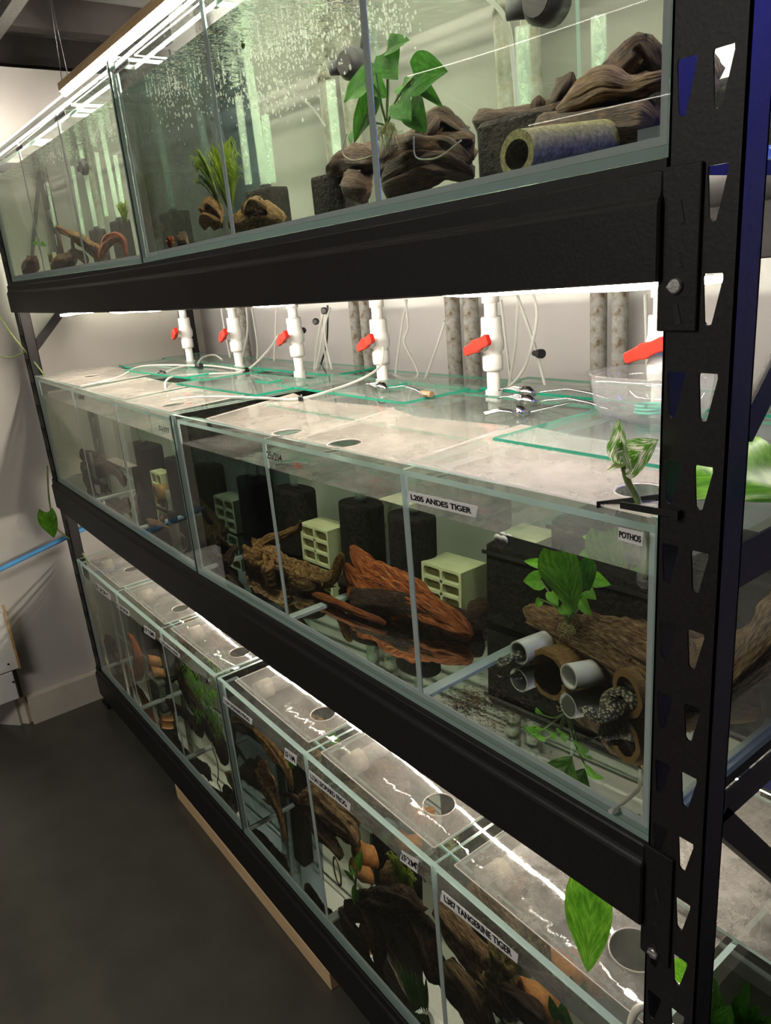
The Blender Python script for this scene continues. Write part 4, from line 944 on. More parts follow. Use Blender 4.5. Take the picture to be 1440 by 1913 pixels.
plant('java_fern', 'small bright plant left of the tiny pale cave block', (75, 470, .2), [((70, 455, .2), (58, 452, .2), .015), ((78, 455, .2), (86, 458, .2), .018), ((74, 450, .2), (66, 435, .2), .012)], 'leaf_bright', seed=12)
fern('java_fern', 'small green fern on the filter at the right end of the far top tank', W(235, 425, .26), .06, 26, .03, 'fern', 14)
for u, vt, vb, y, lb in ((180, 285, 410, .42, 'clear bubbling pipe in the right compartment of the far top tank'), (215, 290, 405, .42, 'clear bubbling pipe nearest the black gap of the top shelf'), (88, 340, 430, .42, 'clear bubbling pipe in the middle compartment of the far top tank'), (135, 310, 470, .44, 'clear bubbling pipe beside the second divider of the far top tank')):
    uplift(2, u, vt, vb, y, lb)
powerhead(152, 312, .36, 'black pump in the right compartment of the far top tank', .7)
bm = B(); rd = random.Random(2)   # foam under the churned surface
for (u, v, su, sv, n_, y0) in ((310, 170, 42, 42, 420, .2), (540, 70, 65, 42, 620, .25), (480, 180, 50, 22, 330, .3), (100, 285, 24, 9, 160, .2), (185, 235, 25, 25, 200, .2), (715, 40, 32, 22, 190, .3)):
    for k in range(n_):
        p = W(rd.gauss(u, su), rd.gauss(v, sv), max(.03, rd.gauss(y0, .06)))
        if p.z > base(2)(p.x)+WATER[2]-.003: p.z = base(2)(p.x)+WATER[2]-.004
        if p.x < -2.39 or -1.23 < p.x < -1.18: continue
        g_ = bmesh.ops.create_icosphere(bm, subdivisions=1, radius=rd.uniform(.0008, .0026)); bmesh.ops.scale(bm, verts=g_['verts'], vec=(1, 1, rd.uniform(.6, 2.0)))
        bmesh.ops.translate(bm, verts=g_['verts'], vec=p)
tag(link('air_bubbles', bm, 'bubble'), 'clouds of silvery air bubbles under the surface of the top tanks', 'bubbles', None, 'stuff')

# --- bottom shelf, far tank
wood(0, [[(190, 1200, .3, .02), (200, 1235, .28, .03), (230, 1265, .26, .03)], [(180, 1180, .3, .012), (215, 1200, .3, .02)]], 'wood_tan', 'tan driftwood in the leftmost compartment of the bottom shelf', 101, .5)
wood(0, [[(240, 1185, .3, .02), (255, 1215, .28, .04), (258, 1250, .26, .036), (250, 1290, .22, .02)]], 'wood_red', 'reddish-brown upright bark slab left of the slate hide', 103, .4)
p = WF(300, 1305, fz(0, -1.75)); t = thing('slate_hide', 'flat grey slate hide with a mossy lid in the bottom far tank', 'hide', p)
bm = B(); rbox(bm, p.x-.10, p.x, p.y, p.y+.08, fz(0, p.x), fz(0, p.x)+.05, .012); link('body', bm, 'slate', t)
bm = B(); rbox(bm, p.x-.108, p.x+.006, p.y-.006, p.y+.09, fz(0, p.x)+.0505, fz(0, p.x)+.062, .014); link('lid', bm, 'slate', t)
for k, (dx, dz, lb) in enumerate(((-.055, .085, 'lower orange clay pot lying on the slate hide'), (-.07, .125, 'upper orange clay pot lying on the slate hide'))):
    a = Vector((p.x+dx, p.y+.02, fz(0, p.x)+dz)); bm = B(); tube(bm, [a, a+Vector((.03, .06, 0)), a+Vector((.045, .09, 0))], [.022, .020, .016], 22, 1, hollow=.015); tag(link('clay_pot', bm, 'orange_clay'), lb, 'pot', 'orange clay pots')
sponge(0, 262, 300, 1130, .42, .11, 'black foam filter in the second compartment of the bottom shelf', r=.02)
wood(0, [[(330, 1240, .2, .02), (345, 1290, .2, .034), (372, 1330, .2, .04), (405, 1380, .2, .036), (420, 1430, .2, .02)], [(318, 1270, .22, .01), (338, 1262, .2, .012), (352, 1240, .18, .012), (368, 1270, .2, .02)], [(310, 1310, .2, .014), (340, 1330, .2, .02), (380, 1370, .22, .03)]],
     'wood_dark', 'dark root tangle draped with green moss in the bottom far tank', 105, .6, seg=28, twigs=4)
rdm = random.Random(3)
for nm, lab_, cen, n_ in (('java_moss', 'bright green moss hanging over the dark roots in the bottom far tank', [(352, 1250), (362, 1275), (375, 1290), (385, 1315), (398, 1335), (405, 1360), (370, 1330), (395, 1290)], 60),):
    bm = B(); uvm = bm.loops.layers.uv.verify()
    for (u, v) in cen:
        for k in range(n_):
            p = W(rdm.gauss(u, 6), rdm.gauss(v, 9), rdm.uniform(.1, .16)); leafm(bm, p, p+Vector((rdm.uniform(-.015, .015), rdm.uniform(-.008, .008), rdm.uniform(-.03, -.006))), .007, nx=1, ny=3, wavy=.3, heart=0)
    tag(link(nm, bm, 'moss'), lab_, 'plant', 'plants in the aquariums', 'stuff')
airline([W(395, 1390, .1), W(405, 1420, .1), W(408, 1450, .1), W(402, 1470, .1)], 'orange strap hooked at the foot of the mossy roots', .003, 'orange_clay')
airline([W(350, 1290, .1), W(362, 1330, .1), W(360, 1370, .1)], 'pale dangling root in front of the mossy wood', .0012, 'root')
# --- bottom shelf, near tank, far compartment
wood(0, [[(440, 1340, .22, .024), (462, 1380, .2, .040), (480, 1430, .2, .046), (505, 1480, .18, .034), (525, 1530, .14, .016), (532, 1570, .10, .008)], [(450, 1400, .24, .034), (462, 1460, .22, .040), (470, 1510, .2, .02)],
         [(455, 1340, .2, .012), (500, 1390, .2, .024), (535, 1440, .2, .016), (545, 1480, .2, .008)]], 'wood_gold', 'tall gnarled brown driftwood behind the third bottom label', 111, .6, seg=30, twigs=3)
wood(0, [[(430, 1440, .16, .03), (445, 1500, .15, .034), (480, 1560, .14, .02)]], 'algae', 'algae-covered wood foot at the front left of the near bottom tank', 113, .5)
fern('java_moss', 'dark green moss tuft at the far end of the near bottom tank', W(432, 1345, .15), .05, 60, .035, 'moss', 22, lw=.004)
sponge(0, 520, 575, 1395, .40, .12, 'black foam filter behind the gnarled driftwood of the bottom tank', r=.012)
fern('anubias', 'small green leaves by the 2F1M sticker', W(545, 1440, .2), .05, 10, .02, 'leaf_bright', 24, lw=.008)
# --- bottom shelf, near tank, middle compartment
wood(0, [[(556, 1515, .22, .018), (590, 1500, .22, .040), (625, 1530, .22, .046), (655, 1555, .22, .030), (668, 1580, .2, .012)], [(565, 1500, .22, .014), (600, 1550, .2, .03), (640, 1600, .18, .016)], [(520, 1480, .2, .006), (545, 1487, .2, .008), (565, 1500, .2, .012)],
         [(610, 1500, .25, .02), (650, 1520, .25, .026), (672, 1540, .25, .014)]], 'wood_tan', 'broad light tan holed driftwood under the leopard frog label', 115, .55, seg=34)
bm = B(); c = W(630, 1628, .16); P = [c + Vector((.020*math.cos(a*PI/12), -.010*math.cos(a*PI/12), .036*math.sin(a*PI/12))) for a in range(25)]; tube(bm, P, .0032, 8, 1)
tag(link('clay_ring', bm, 'bamboo_rough'), 'thin brown clay ring standing under the tan driftwood', 'ring')
for k, (u, v, y, r, lb) in enumerate(((682, 1598, .28, .03, 'orange clay pot right of the tan holed driftwood'), (675, 1632, .22, .022, 'tan clay tube lying under the orange pot'))):
    a = W(u, v, y); bm = B(); tube(bm, [a-Vector((.035, 0, 0)), a, a+Vector((.02, .03, 0))], [r, r, r*.9], 24, 1, hollow=r*.75); tag(link('clay_pot', bm, 'orange_clay'), lb, 'pot', 'orange clay pots')
sponge(0, 690, 790, 1480, .36, .14, 'wide black foam filter behind the tan holed driftwood', r=.012)
plant('anubias', 'pair of upright green leaves over the lower dark driftwood of the bottom tank', (668, 1700, .1), [((665, 1660, .1), (662, 1702, .09), .026), ((660, 1640, .1), (640, 1625, .1), .018), ((664, 1632, .1), (652, 1615, .1), .018), ((668, 1620, .12), (676, 1590, .12), .028)], 'leaf_bright', seed=15, leafw=.03, rootlets=10)
fern('anubias', 'yellow-green spiky plant behind the 2F2M sticker', W(755, 1680, .2), .10, 14, .04, 'fern', 26, lw=.006)
wood(0, [[(650, 1715, .1, .020), (690, 1690, .12, .030), (740, 1690, .14, .036), (790, 1700, .14, .03)], [(680, 1700, .1, .024), (700, 1740, .08, .022), (706, 1790, .06, .02), (700, 1820, .05, .01)],
         [(640, 1730, .1, .016), (655, 1770, .08, .018), (690, 1790, .06, .018)], [(760, 1700, .16, .04), (790, 1760, .14, .046), (820, 1840, .12, .04)]], 'wood_dark', 'twisted dark reddish driftwood with arched legs in the bottom tank', 121, .5, seg=30, twigs=3)
wood(0, [[(715, 1650, .3, .02), (735, 1630, .3, .026), (750, 1600, .3, .012)]], 'wood_tan', 'pointed tan wood shard behind the twisted driftwood', 123, .4)
t = thing('grass_plant', 'long-stemmed bright green plant at the foot of the twisted driftwood', 'plant', WF(770, 1880, fz(0, -.5)), 'plants in the aquariums')
for k in range(7):
    a = WF(775+4*k, 1890, fz(0, -.5)); b = W(735+10*k, 1790+6*k, .06+.01*k); bm = B(); leafm(bm, a, b, .012+.004*(k % 3), up=(.2, -1, .2), curl=.1, heart=0, seed=k, nx=3); link('leaf', bm, 'leaf_bright', t)
# --- bottom shelf, near tank, near compartment
wood(0, [[(815, 1690, .18, .03), (860, 1750, .18, .042), (900, 1800, .18, .046), (930, 1850, .16, .04), (960, 1905, .14, .03)], [(830, 1800, .12, .04), (880, 1870, .12, .05), (900, 1940, .1, .04)]], 'wood_tan', 'thick brown trunk slanting behind the tangerine tiger label', 125, .3, seg=34)
a = W(850, 1738, .26); bm = B(); tube(bm, [a-Vector((.03, 0, -.01)), a+Vector((.03, .02, 0))], .03, 24, 1, hollow=.023); tag(link('clay_pot', bm, 'orange_clay'), 'orange clay pot behind the tangerine tiger label', 'pot', 'orange clay pots')
a = W(1010, 1880, .16); bm = B(); tube(bm, [a-Vector((.03, .02, 0)), a+Vector((.03, .04, 0))], .036, 26, 1, hollow=.028); tag(link('clay_pot', bm, 'orange_clay'), 'ribbed orange clay pot at the bottom edge right of the bristly wood', 'pot', 'orange clay pots')
blob('algae_clump', 'brown speckled algae clump hanging on the slanting trunk', [(W(935, 1815, .14), (.03, .02, .05)), (W(915, 1860, .14), (.028, .02, .03))], 'algae', 'algae', 5, .9, 4, None, 'stuff')
wood(0, [[(930, 1845, .08, .012), (975, 1870, .08, .022), (1020, 1920, .08, .026)], [(940, 1862, .07, .01), (985, 1900, .07, .02), (1010, 1940, .07, .02)]], 'wood_dark', 'bristly black-brown wood at the bottom edge of the photo', 127, .55)
sponge(0, 870, 960, 1640, .40, .13, 'dark foam filter seen under the tangerine tiger rim', r=.012)
plant('java_fern', 'deep green strap leaves at the bottom edge beside the ribbed pot', (1060, 1925, .1), [((1045, 1905, .1), (1025, 1860, .1), .03), ((1060, 1915, .1), (1050, 1870, .1), .03)], 'leaf_deep', seed=18)
plant('java_fern', 'cluster of upright green blades beyond the rack post at the lower right corner', (1375, 1960, .2),
      [((1372, 1940, .2), (1392, 1842, .2), .035), ((1390, 1950, .2), (1412, 1880, .2), .035), ((1350, 1930, .18), (1330, 1830, .18), .05), ((1355, 1940, .15), (1362, 1880, .15), .045), ((1390, 1960, .2), (1440, 1900, .2), .04)], 'leaf_deep', seed=19, depth=A)

# ------------------------------------------------------------------ lids and gear on the middle tanks
ZL = base(1)(-.6)+HT[1]
def sheet(x0, x1, y0, y1, z, mats, lab, group, holec=None, hr=.032, th=.003, tilt=0, rot=0, warp=0, cat='lid', name='tank_lid', rim=True, xt=0):
    t = thing(name, lab, cat, ((x0+x1)/2, (y0+y1)/2, z), group)
    cu = bpy.data.curves.new('p', 'CURVE'); cu.dimensions = '2D'; cu.fill_mode = 'BOTH'; cu.extrude = th/2
    def sp(pts):
        s = cu.splines.new('POLY'); s.points.add(len(pts)-1)
        for q, (a, b) in zip(s.points, pts): q.co = (a, b, 0, 1)
        s.use_cyclic_u = True
    nx_, ny_ = 10, 6
    per = [(x0+(x1-x0)*i/nx_, y0) for i in range(nx_)] + [(x1, y0+(y1-y0)*i/ny_) for i in range(ny_)] + [(x1-(x1-x0)*i/nx_, y1) for i in range(nx_)] + [(x0, y1-(y1-y0)*i/ny_) for i in range(ny_)]
    sp(per)
    if holec: sp([(holec[0]+hr*math.cos(2*PI*k/32), holec[1]+hr*math.sin(2*PI*k/32)) for k in range(32)])
    tmp = bpy.data.objects.new('t', cu); C.objects.link(tmp); dg = bpy.context.evaluated_depsgraph_get()
    me = bpy.data.meshes.new_from_object(tmp.evaluated_get(dg)); bpy.data.objects.remove(tmp)
    b2 = bmesh.new(); b2.from_mesh(me); cx, cyy = (x0+x1)/2, (y0+y1)/2
    for f in b2.faces: f.normal_update(); f.material_index = 0 if abs(f.normal.z) > .5 else 1
    R_ = Matrix.Rotation(rot, 3, 'Z')
    for v in b2.verts:
        q = R_ @ Vector((v.co.x-cx, v.co.y-cyy, 0)); zz = z + th/2 + v.co.z + tilt*(v.co.y-y0) + warp*((v.co.x-cx)/(x1-x0)*2)**2*((v.co.y-cyy)/(y1-y0)+.5)
        v.co = Vector((cx+q.x, cyy+q.y, zz + xt*q.x))
    link('sheet', b2, mats, t)
    if holec and rim:
        q = R_ @ Vector((holec[0]-cx, holec[1]-cyy, 0)); hx, hy = cx+q.x, cyy+q.y; hz_ = z+th/2+tilt*(holec[1]-y0)+xt*q.x
        bm = B(); P = [(hx+hr*math.cos(2*PI*k/32), hy+hr*math.sin(2*PI*k/32), hz_) for k in range(33)]; tube(bm, P, .0012, 5, 1); link('hole_edge', bm, mats[1], t)
    return t
PO = ['lid_poly', 'poly_edge']; GL = ['lid_glass', 'lid_edge']; GG = 'glass lids on the middle tanks'; GP = 'plastic lids on the middle tanks'
zt = lambda x: base(1)(x)+HT[1]+.0008
for (x0, x1, y0, y1, hc, tl, wp, lb) in ((-.375, -.008, -.002, .22, (-.06, .06), .0, .006, 'hazy clear plastic lid with finger hole by the pothos cutting'), (-.66, -.380, .0, .20, (-.555, .022), .01, .010, 'hazy plastic lid with round hole above the 25x204 handwriting'),
        (-1.02, -.668, .004, .21, (-.735, .026), .012, .014, 'bowed hazy plastic lid just right of the black gap on the middle shelf'), (-1.50, -1.215, .004, .20, (-1.29, .045), .008, .004, 'hazy plastic lid with yellow-rimmed hole left of the black gap'),
        (-1.86, -1.51, .004, .19, None, .004, .004, 'hazy plastic lid with dried water drops at the middle of the far tank'), (-2.38, -1.88, .004, .24, (-2.12, .11), .0, .003, 'hazy plastic lid at the far end of the middle shelf')):
    sheet(x0, x1, y0, y1, zt((x0+x1)/2)+.001, PO, lb, GP, hc, .027, .0025, tl, 0, wp)
for (x0, x1, y0, y1, dz, rt, lb) in ((-.345, -.01, .130, .39, .006, .0, 'glass lid with green edge under the plastic tub'), (-.99, -.347, .125, .40, .006, .01, 'wide green-edged glass lid carrying the steel forks'),
        (-1.20, -.71, .27, .44, .013, -.02, 'green-edged glass lid carrying the single fork with cork handle'), (-1.56, -1.13, .17, .37, .013, .02, 'green-edged glass lid across the black gap on the middle shelf'),
        (-2.30, -1.52, .24, .43, .006, -.05, 'long green-edged glass lid at the far end of the middle shelf'), (-2.05, -1.60, .20, .30, .0135, .03, 'small glass lid lying on the long one at the far end'),
        (-.70, -.01, .455, .595, .003, 0, 'glass strip lid along the back of the near middle tank'), (-1.19, -.72, .46, .595, .003, 0, 'glass strip lid behind the single fork'), (-2.39, -1.23, .45, .595, .003, 0, 'glass strip lid along the back of the far middle tank')):
    t = sheet(x0, x1, y0, y1, zt((x0+x1)/2)+dz, GL, lb, GG, None, 0, .005, 0, rt)
    if (x0, y0) in ((-1.56, .17), (-2.30, .24), (-1.20, .27)):
        cx, cyy = (x0+x1)/2+.05, (y0+y1)/2+.03; bm = B(); z = zt(cx)+dz+.0055; box(bm, cx-.035, cx+.035, cyy-.02, cyy+.02, z, z+.004)
        for f in bm.faces: f.normal_update(); f.material_index = 0 if abs(f.normal.z) > .5 else 1
        link('handle', bm, GL, t)
# red-handled ball valves on white drop pipes
for i, (u, v, sc) in enumerate(((345, 622, 1), (437, 625, 1), (550, 630, 1), (707, 638, 1), (917, 642, 1), (1232, 650, 1))):
    y = .44; p = A(u+2, v, y); x = p.x; zc = p.z
    t = thing('ball_valve', 'white drop pipe with red lever valve, %s' % ['the farthest of the row', 'second from the far end', 'third from the far end, with a barcode', 'fourth from the far end, behind the cork-handled fork', 'second nearest, behind the steel forks', 'nearest, cut off by the rack post'][i], 'valve', (x, y, 1.30), 'drop pipes with red valves')
    bm = B(); cyl(bm, x, y, 1.27, zc-.045, .0125, 22); link('lower_pipe', bm, 'pvc', t)
    bm = B(); lathe(bm, x, y, [(.0165, 1.30), (.0165, 1.322), (.0135, 1.3225)], 22); link('foot_collar', bm, 'pvc', t)
    bm = B(); lathe(bm, x, y, [(.0185, zc-.050), (.0195, zc-.044), (.0195, zc-.022), (.0165, zc-.018), (.0225, zc-.010), (.0235, zc+.006), (.0205, zc+.016), (.0195, zc+.022), (.0195, zc+.046), (.0185, zc+.050)], 24)
    for f in bm.faces: f.smooth = True
    link('valve_body', bm, 'pvc', t)
    bm = B(); cyl(bm, x, y, zc+.050, zc+.075, .0125, 20); link('upper_pipe', bm, 'pvc', t); bm = B(); cyl(bm, x, y, zc+.0755, 1.535, .0165, 22); link('socket', bm, 'pvc', t)
    bm = B(); tube(bm, [(x, y-.018, zc), (x, y-.034, zc)], .0115, 18, 1); link('stem_boss', bm, 'pvc', t)
    h = link_h = None; bm = B(); c = Vector((x, y-.040, zc+.001)); d = Vector((.86, -.18, .30)).normalized(); up = Vector((-.3, 0, .86)).normalized(); fw = Vector((0, -1, 0))
    tube(bm, [c+Vector((0, .007, 0)), c-Vector((0, .007, 0))], .0125, 18, 1)
    pr = [(-1.0, .0065), (-.9, .0085), (-.45, .0095), (0, .012), (.45, .0095), (.9, .0105), (1.0, .0075)]; vs = []
    for s, hh in pr: vs.append([bm.verts.new(c + d*(s*.043) + up*(hh*a) + fw*b*.0055) for a, b in ((1, 1), (1, -1), (-1, -1), (-1, 1))])
    for a, b in zip(vs, vs[1:]):
        for k in range(4): bm.faces.new((a[k], a[(k+1) % 4], b[(k+1) % 4], b[k]))
    bm.faces.new(vs[0][::-1]); bm.faces.new(vs[-1]); bmesh.ops.recalc_face_normals(bm, faces=bm.faces)
    o = link('lever', bm, 'red_plastic', t); bevel(o, .0015)
    if i == 2:
        pz = A(558, 610, y-.0215); text('|||||||', (x-.004, y-.0212, zc+.028), (x+.008, y-.0205, zc+.028), .008, t, bold=.01)
# supply manifold above valves, under shelf
bm = B(); tube(bm, [(-2.4, .44, 1.5175+.0), (.02, .44, 1.5175)], .010, 12, 1)
# hoses
z0 = zt(-1)+.012
hoses = [
 ([A(716, 648, .41), A(712, 680, .40), A(690, 700, .36), A(640, 722, .30), AZ(560, 745, z0+.01), AZ(500, 744, z0+.01), AZ(440, 742, z0+.01), AZ(370, 742, z0+.01), AZ(320, 748, z0+.006)], 'milky air hose looping from the fourth valve over the plastic lids', [(AZ(557, 745, z0+.012), AZ(566, 744, z0+.012))]),
 ([A(520, 625, .5), A(500, 655, .46), AZ(458, 692, z0+.01), AZ(400, 698, z0+.01), AZ(330, 702, z0+.01), AZ(310, 712, z0+.01), AZ(309, 728, z0+.004)], 'milky air hose curling over the black gap', [(AZ(452, 692, z0+.01), AZ(462, 692, z0+.01))]),
 ([AZ(455, 692, z0+.012), AZ(390, 683, z0+.012), AZ(340, 685, z0+.012), AZ(306, 697, z0+.012)], 'short milky air hose with a black valve at its left end', [(AZ(308, 697, z0+.012), AZ(298, 697, z0+.012))]),
 ([AZ(372, 684, z0+.014), AZ(320, 682, z0+.016), AZ(260, 685, z0+.012), AZ(220, 705, z0+.006), AZ(150, 722, z0+.002)], 'long milky air hose reaching to the far end of the lids', [(AZ(366, 684, z0+.014), AZ(376, 684, z0+.014))]),
 ([AZ(367, 684, z0+.01), AZ(378, 668, z0+.02), AZ(400, 663, z0+.02), AZ(415, 672, z0+.01)], 'small arched air hose behind the second valve', []),
]
for pts, lb, vv in hoses: airline(pts, lb, .0028, valve=vv)
vert = [([(760, 560), (752, 600), (745, 650), (738, 705)], .56, 'air hose dropping left of the rusty conduits', []), ([(757, 560), (762, 610), (755, 640), (775, 680), (780, 702), (760, 708), (735, 700)], .55, 'kinked air hose with a dark stain left of the rusty conduits', []),
        ([(831, 600), (815, 650), (793, 710)], .55, 'slanting air hose just left of the rusty conduits', []), ([(610, 575), (600, 640), (590, 690)], .5, 'air hose hanging right of the third valve', []), ([(600, 575), (604, 640), (612, 690)], .52, 'second air hose hanging right of the third valve', []),
        ([(606, 575), (592, 640), (586, 700)], .5, 'third air hose hanging right of the third valve', []), ([(617, 575), (606, 620), (620, 690)], .5, 'fourth air hose hanging right of the third valve', []),
        ([(968, 555), (962, 650), (950, 725)], .5, 'air hose hanging right of the fifth valve', []), ([(966, 552), (990, 620), (1008, 680), (1018, 720)], .5, 'air hose slanting right below the black valve knob', []),
        ([(996, 552), (1003, 590), (992, 650), (975, 695), (945, 728)], .48, 'air hose with black valve knob beside the fifth valve', [((998, 660), (1012, 661))]), ([(936, 560), (945, 640), (955, 718)], .52, 'air hose close behind the fifth valve', []),
        ([(1205, 550), (1207, 620), (1210, 700)], .5, 'air hose close to the sixth valve', []), ([(413, 575), (420, 620), (430, 668)], .5, 'air hose between the first and second valves', []), ([(460, 575), (462, 620), (452, 668)], .5, 'air hose right of the second valve', []),
        ([(470, 575), (480, 640), (480, 672)], .52, 'second air hose right of the second valve', []), ([(516, 575), (514, 640), (512, 674)], .52, 'air hose left of the third valve', [])]
for pts, y, lb, vv in vert:
    airline([A(u, v, y) for u, v in pts], lb, .0028, valve=[(A(*q0, y-.01), A(*q1, y-.02)) for q0, q1 in vv])
for (u, v, lb) in ((591, 600, 'round black air valve left of the hanging hose bundle'), (607, 580, 'round black air valve at the top of the hose bundle'), (567, 617, 'round black air valve just right of the third valve')):
    a = A(u, v, .5); bm = B(); tube(bm, [a, a+Vector((.008, -.008, 0)), a+Vector((.012, -.012, 0))], [.008, .009, .006], 16, 1); tag(link('air_valve', bm, 'black_plastic'), lb, 'valve', 'black air valves')
airline([A(612, 570, .58), A(610, 640, .58), A(596, 690, .58)], 'black cable hanging behind the hose bundle', .0028, 'black_plastic', name='power_cable', group=None)
# forks
def fork(c, ang, lab, s=1.0, cork=False, arch=.006, dz=0):
    c = Vector(c); t = thing('fork', lab, 'fork', c, 'forks on the glass lids'); d = Vector((math.cos(ang), math.sin(ang), 0)); n = Vector((-d.y, d.x, 0)); up = Vector((0, 0, 1))
    bm = B(); pr = [(0, .0035, 0), (.02, .004, .004), (.06, .0032, .010), (.10, .0045, .006), (.125, .008, .001), (.135, .007, 0)]; pr = pr[::-1] if False else pr; rows = []
    for l, wd, z in pr: rows.append([bm.verts.new(c + d*l*s + n*wd*sg*s + up*(z*s*arch/.006 + h_)) for sg, h_ in ((-1, .0), (1, .0), (1, .002), (-1, .002))])
    for a, b in zip(rows, rows[1:]):
        for k in range(4): bm.faces.new((a[k], a[(k+1) % 4], b[(k+1) % 4], b[k])).smooth = True
    bm.faces.new(rows[0][::-1]); bm.faces.new(rows[-1]); bmesh.ops.recalc_face_normals(bm, faces=bm.faces); link('handle', bm, 'cork' if cork else 'steel', t)
    bm = B(); tube(bm, [c, c-d*.012*s+up*.001, c-d*.022*s+up*.003], [.004*s, .011*s, .011*s], 10, 1)
    for k in range(4): o_ = n*(k-1.5)*.0062*s; tube(bm, [c-d*.02*s+o_+up*.003, c-d*.045*s+o_+up*.008*s, c-d*.066*s+o_*.9+up*.004], .0014*s, 6, 3)
    link('tines', bm, 'steel', t)
zf_ = zt(-.7)+.020
a = AZ(722, 724, zf_+.004); b = AZ(806, 735, zf_+.004); fork((a.x, a.y, zf_+.001), math.atan2(b.y-a.y, b.x-a.x), 'single fork with a cork-brown handle end on the glass lid', 1.05, False)
tag(link('cork_grip', (lambda m: (tube(m, [b-Vector((.03, 0, .002)), b+Vector((.0, 0, -.002))], .006, 10, 1), m)[1])(B()), 'cork'), 'brown cork grip at the end of the single fork', 'grip')
zf_ = zt(-.5)+.012
for k, (u0, v0, u1, v1, lb) in enumerate(((1000, 744, 1120, 752, 'upper steel fork of the nested pile on the glass lid'), (1000, 752, 1108, 766, 'middle steel fork of the nested pile on the glass lid'), (990, 762, 1105, 762, 'lowest steel fork of the nested pile on the glass lid'))):
    a = AZ(u0, v0, zf_+.01*k*.4); b = AZ(u1, v1, zf_); fork((a.x, a.y, zf_+.004*(2-k)), math.atan2(b.y-a.y, b.x-a.x), lb, 1.1)
# plastic tub
c = AZ(1220, 775, zt(-.25)+.012); c = Vector((-.235, .335, zt(-.25)+.0122)); t = thing('plastic_tub', 'clear oval plastic tub on the glass lid beside the nearest valve', 'tub', c)
bm = B(); seg = 40; rows = []
for z, s in ((0, .72), (.002, .80), (.018, .93), (.050, .98), (.064, 1.0), (.0645, .97), (.050, .955), (.018, .905), (.004, .78), (.0035, .3)):
    rows.append([bm.verts.new(c + Vector((.085*s*math.copysign(abs(math.cos(2*PI*k/seg))**.75, math.cos(2*PI*k/seg)), .062*s*math.copysign(abs(math.sin(2*PI*k/seg))**.75, math.sin(2*PI*k/seg)), z))) for k in range(seg)])
for a, b in zip(rows, rows[1:]):
    for k in range(seg): bm.faces.new((a[k], a[(k+1) % seg], b[(k+1) % seg], b[k])).smooth = True
bm.faces.new(rows[0][::-1]); bm.faces.new(rows[-1]); link('bowl', bm, 'tub_clear', t)
bm = B(); P = [c+Vector((.085*1.0*math.copysign(abs(math.cos(2*PI*k/seg))**.75, math.cos(2*PI*k/seg)), .062*math.copysign(abs(math.sin(2*PI*k/seg))**.75, math.sin(2*PI*k/seg)), .065)) for k in range(seg+1)]; tube(bm, P, .0014, 5, 1); link('rim', bm, 'tub_clear', t)
bm = B(); P = [c+Vector((.022*math.cos(k*.5)*(1-k*.004), .018*math.sin(k*.5), .006+.0004*k)) for k in range(36)]; tube(bm, P, .0022, 6, 2); tag(link('coiled_hose', bm, 'tubing_green'), 'green hose coil lying in the clear plastic tub', 'hose')
# green net
bm = B(); rd = random.Random(4); c = Vector((.03, .50, zt(0)+.006)); n = 30; G_ = []
for j in range(n+1):
    row = []
    for i in range(n+1):
        a, b = i/n-.5, j/n-.5; q = Vector((a*3, b*3, 7)); z = max(0, .055*(1-(a*a+b*b)*3.2) + .05*fbm(q*1.5, 3)); row.append(bm.verts.new(c+Vector((a*.24+.02*fbm(q+Vector((5, 0, 0)), 2), b*.15+.02*fbm(q+Vector((0, 9, 0)), 2), z))))
    G_.append(row)
for j in range(n):
    for i in range(n): bm.faces.new((G_[j][i], G_[j][i+1], G_[j+1][i+1], G_[j+1][i]))
t = thing('fish_net', 'crumpled green mesh fishing net on the lid beyond the rack post', 'net', c); o = link('mesh_bag', bm, 'net_cord', t); md = o.modifiers.new('w', 'WIREFRAME'); md.thickness = .0011
bm = B(); tube(bm, [c+Vector((-.13, -.03, .002)), c+Vector((0, -.085, .004)), c+Vector((.12, -.06, .004)), c+Vector((.16, .02, .01))], .004, 8, 5); link('rim_cord', bm, 'tubing_green', t)
# pothos cutting in a glass tube zip-tied to the post
c = Vector((-.026, .022, 1.232)); t = thing('test_tube', 'small glass tube holding the pothos cutting at the near corner post', 'tube', c)
bm = B(); lathe(bm, c.x, c.y, [(.004, 1.232), (.008, 1.238), (.008, 1.322), (.0072, 1.322), (.0072, 1.24)], 18); link('glass', bm, 'tub_clear', t)
tieA = [Vector((-.040, -.0035, 1.323)), Vector((.0, -.0045, 1.325)), Vector((.020, -.0045, 1.327))]; tieB = [A(1114, 943, -.004), Vector((-.026, .034, 1.3235)), Vector((-.001, .045, 1.327))]
for k, P_ in enumerate((tieA, tieB)):
    bm = B()
    for q0_, q1_ in zip(P_, P_[1:]):
        d_ = (q1_-q0_)*.5; n_ = d_.cross(Vector((0, 0, 1))).normalized()*.0008; obox(bm, (q0_+q1_)/2, d_, n_, (0, 0, .0034))
    if k == 0: obox(bm, (.021, -.007, 1.327), (.004, 0, 0), (0, .003, 0), (0, 0, .0042))
    tag(link('cable_tie', bm, 'black_plastic'), ['black cable tie in front of the glass tube', 'black cable tie behind the glass tube with its tail pointing left'][k], 'cable tie', 'black cable ties at the corner post')
t = thing('pothos_cutting', 'variegated pothos sprout standing in the glass tube at the corner post', 'plant', c+Vector((0, 0, .02)))
b0 = A(1165, 868, -.012); bm = B(); tube(bm, [c+Vector((.002, 0, .01)), c+Vector((.002, 0, .05)), A(1190, 932, .02), A(1173, 900, .0), b0], .0034, 8, 5); link('stem', bm, 'stem', t)
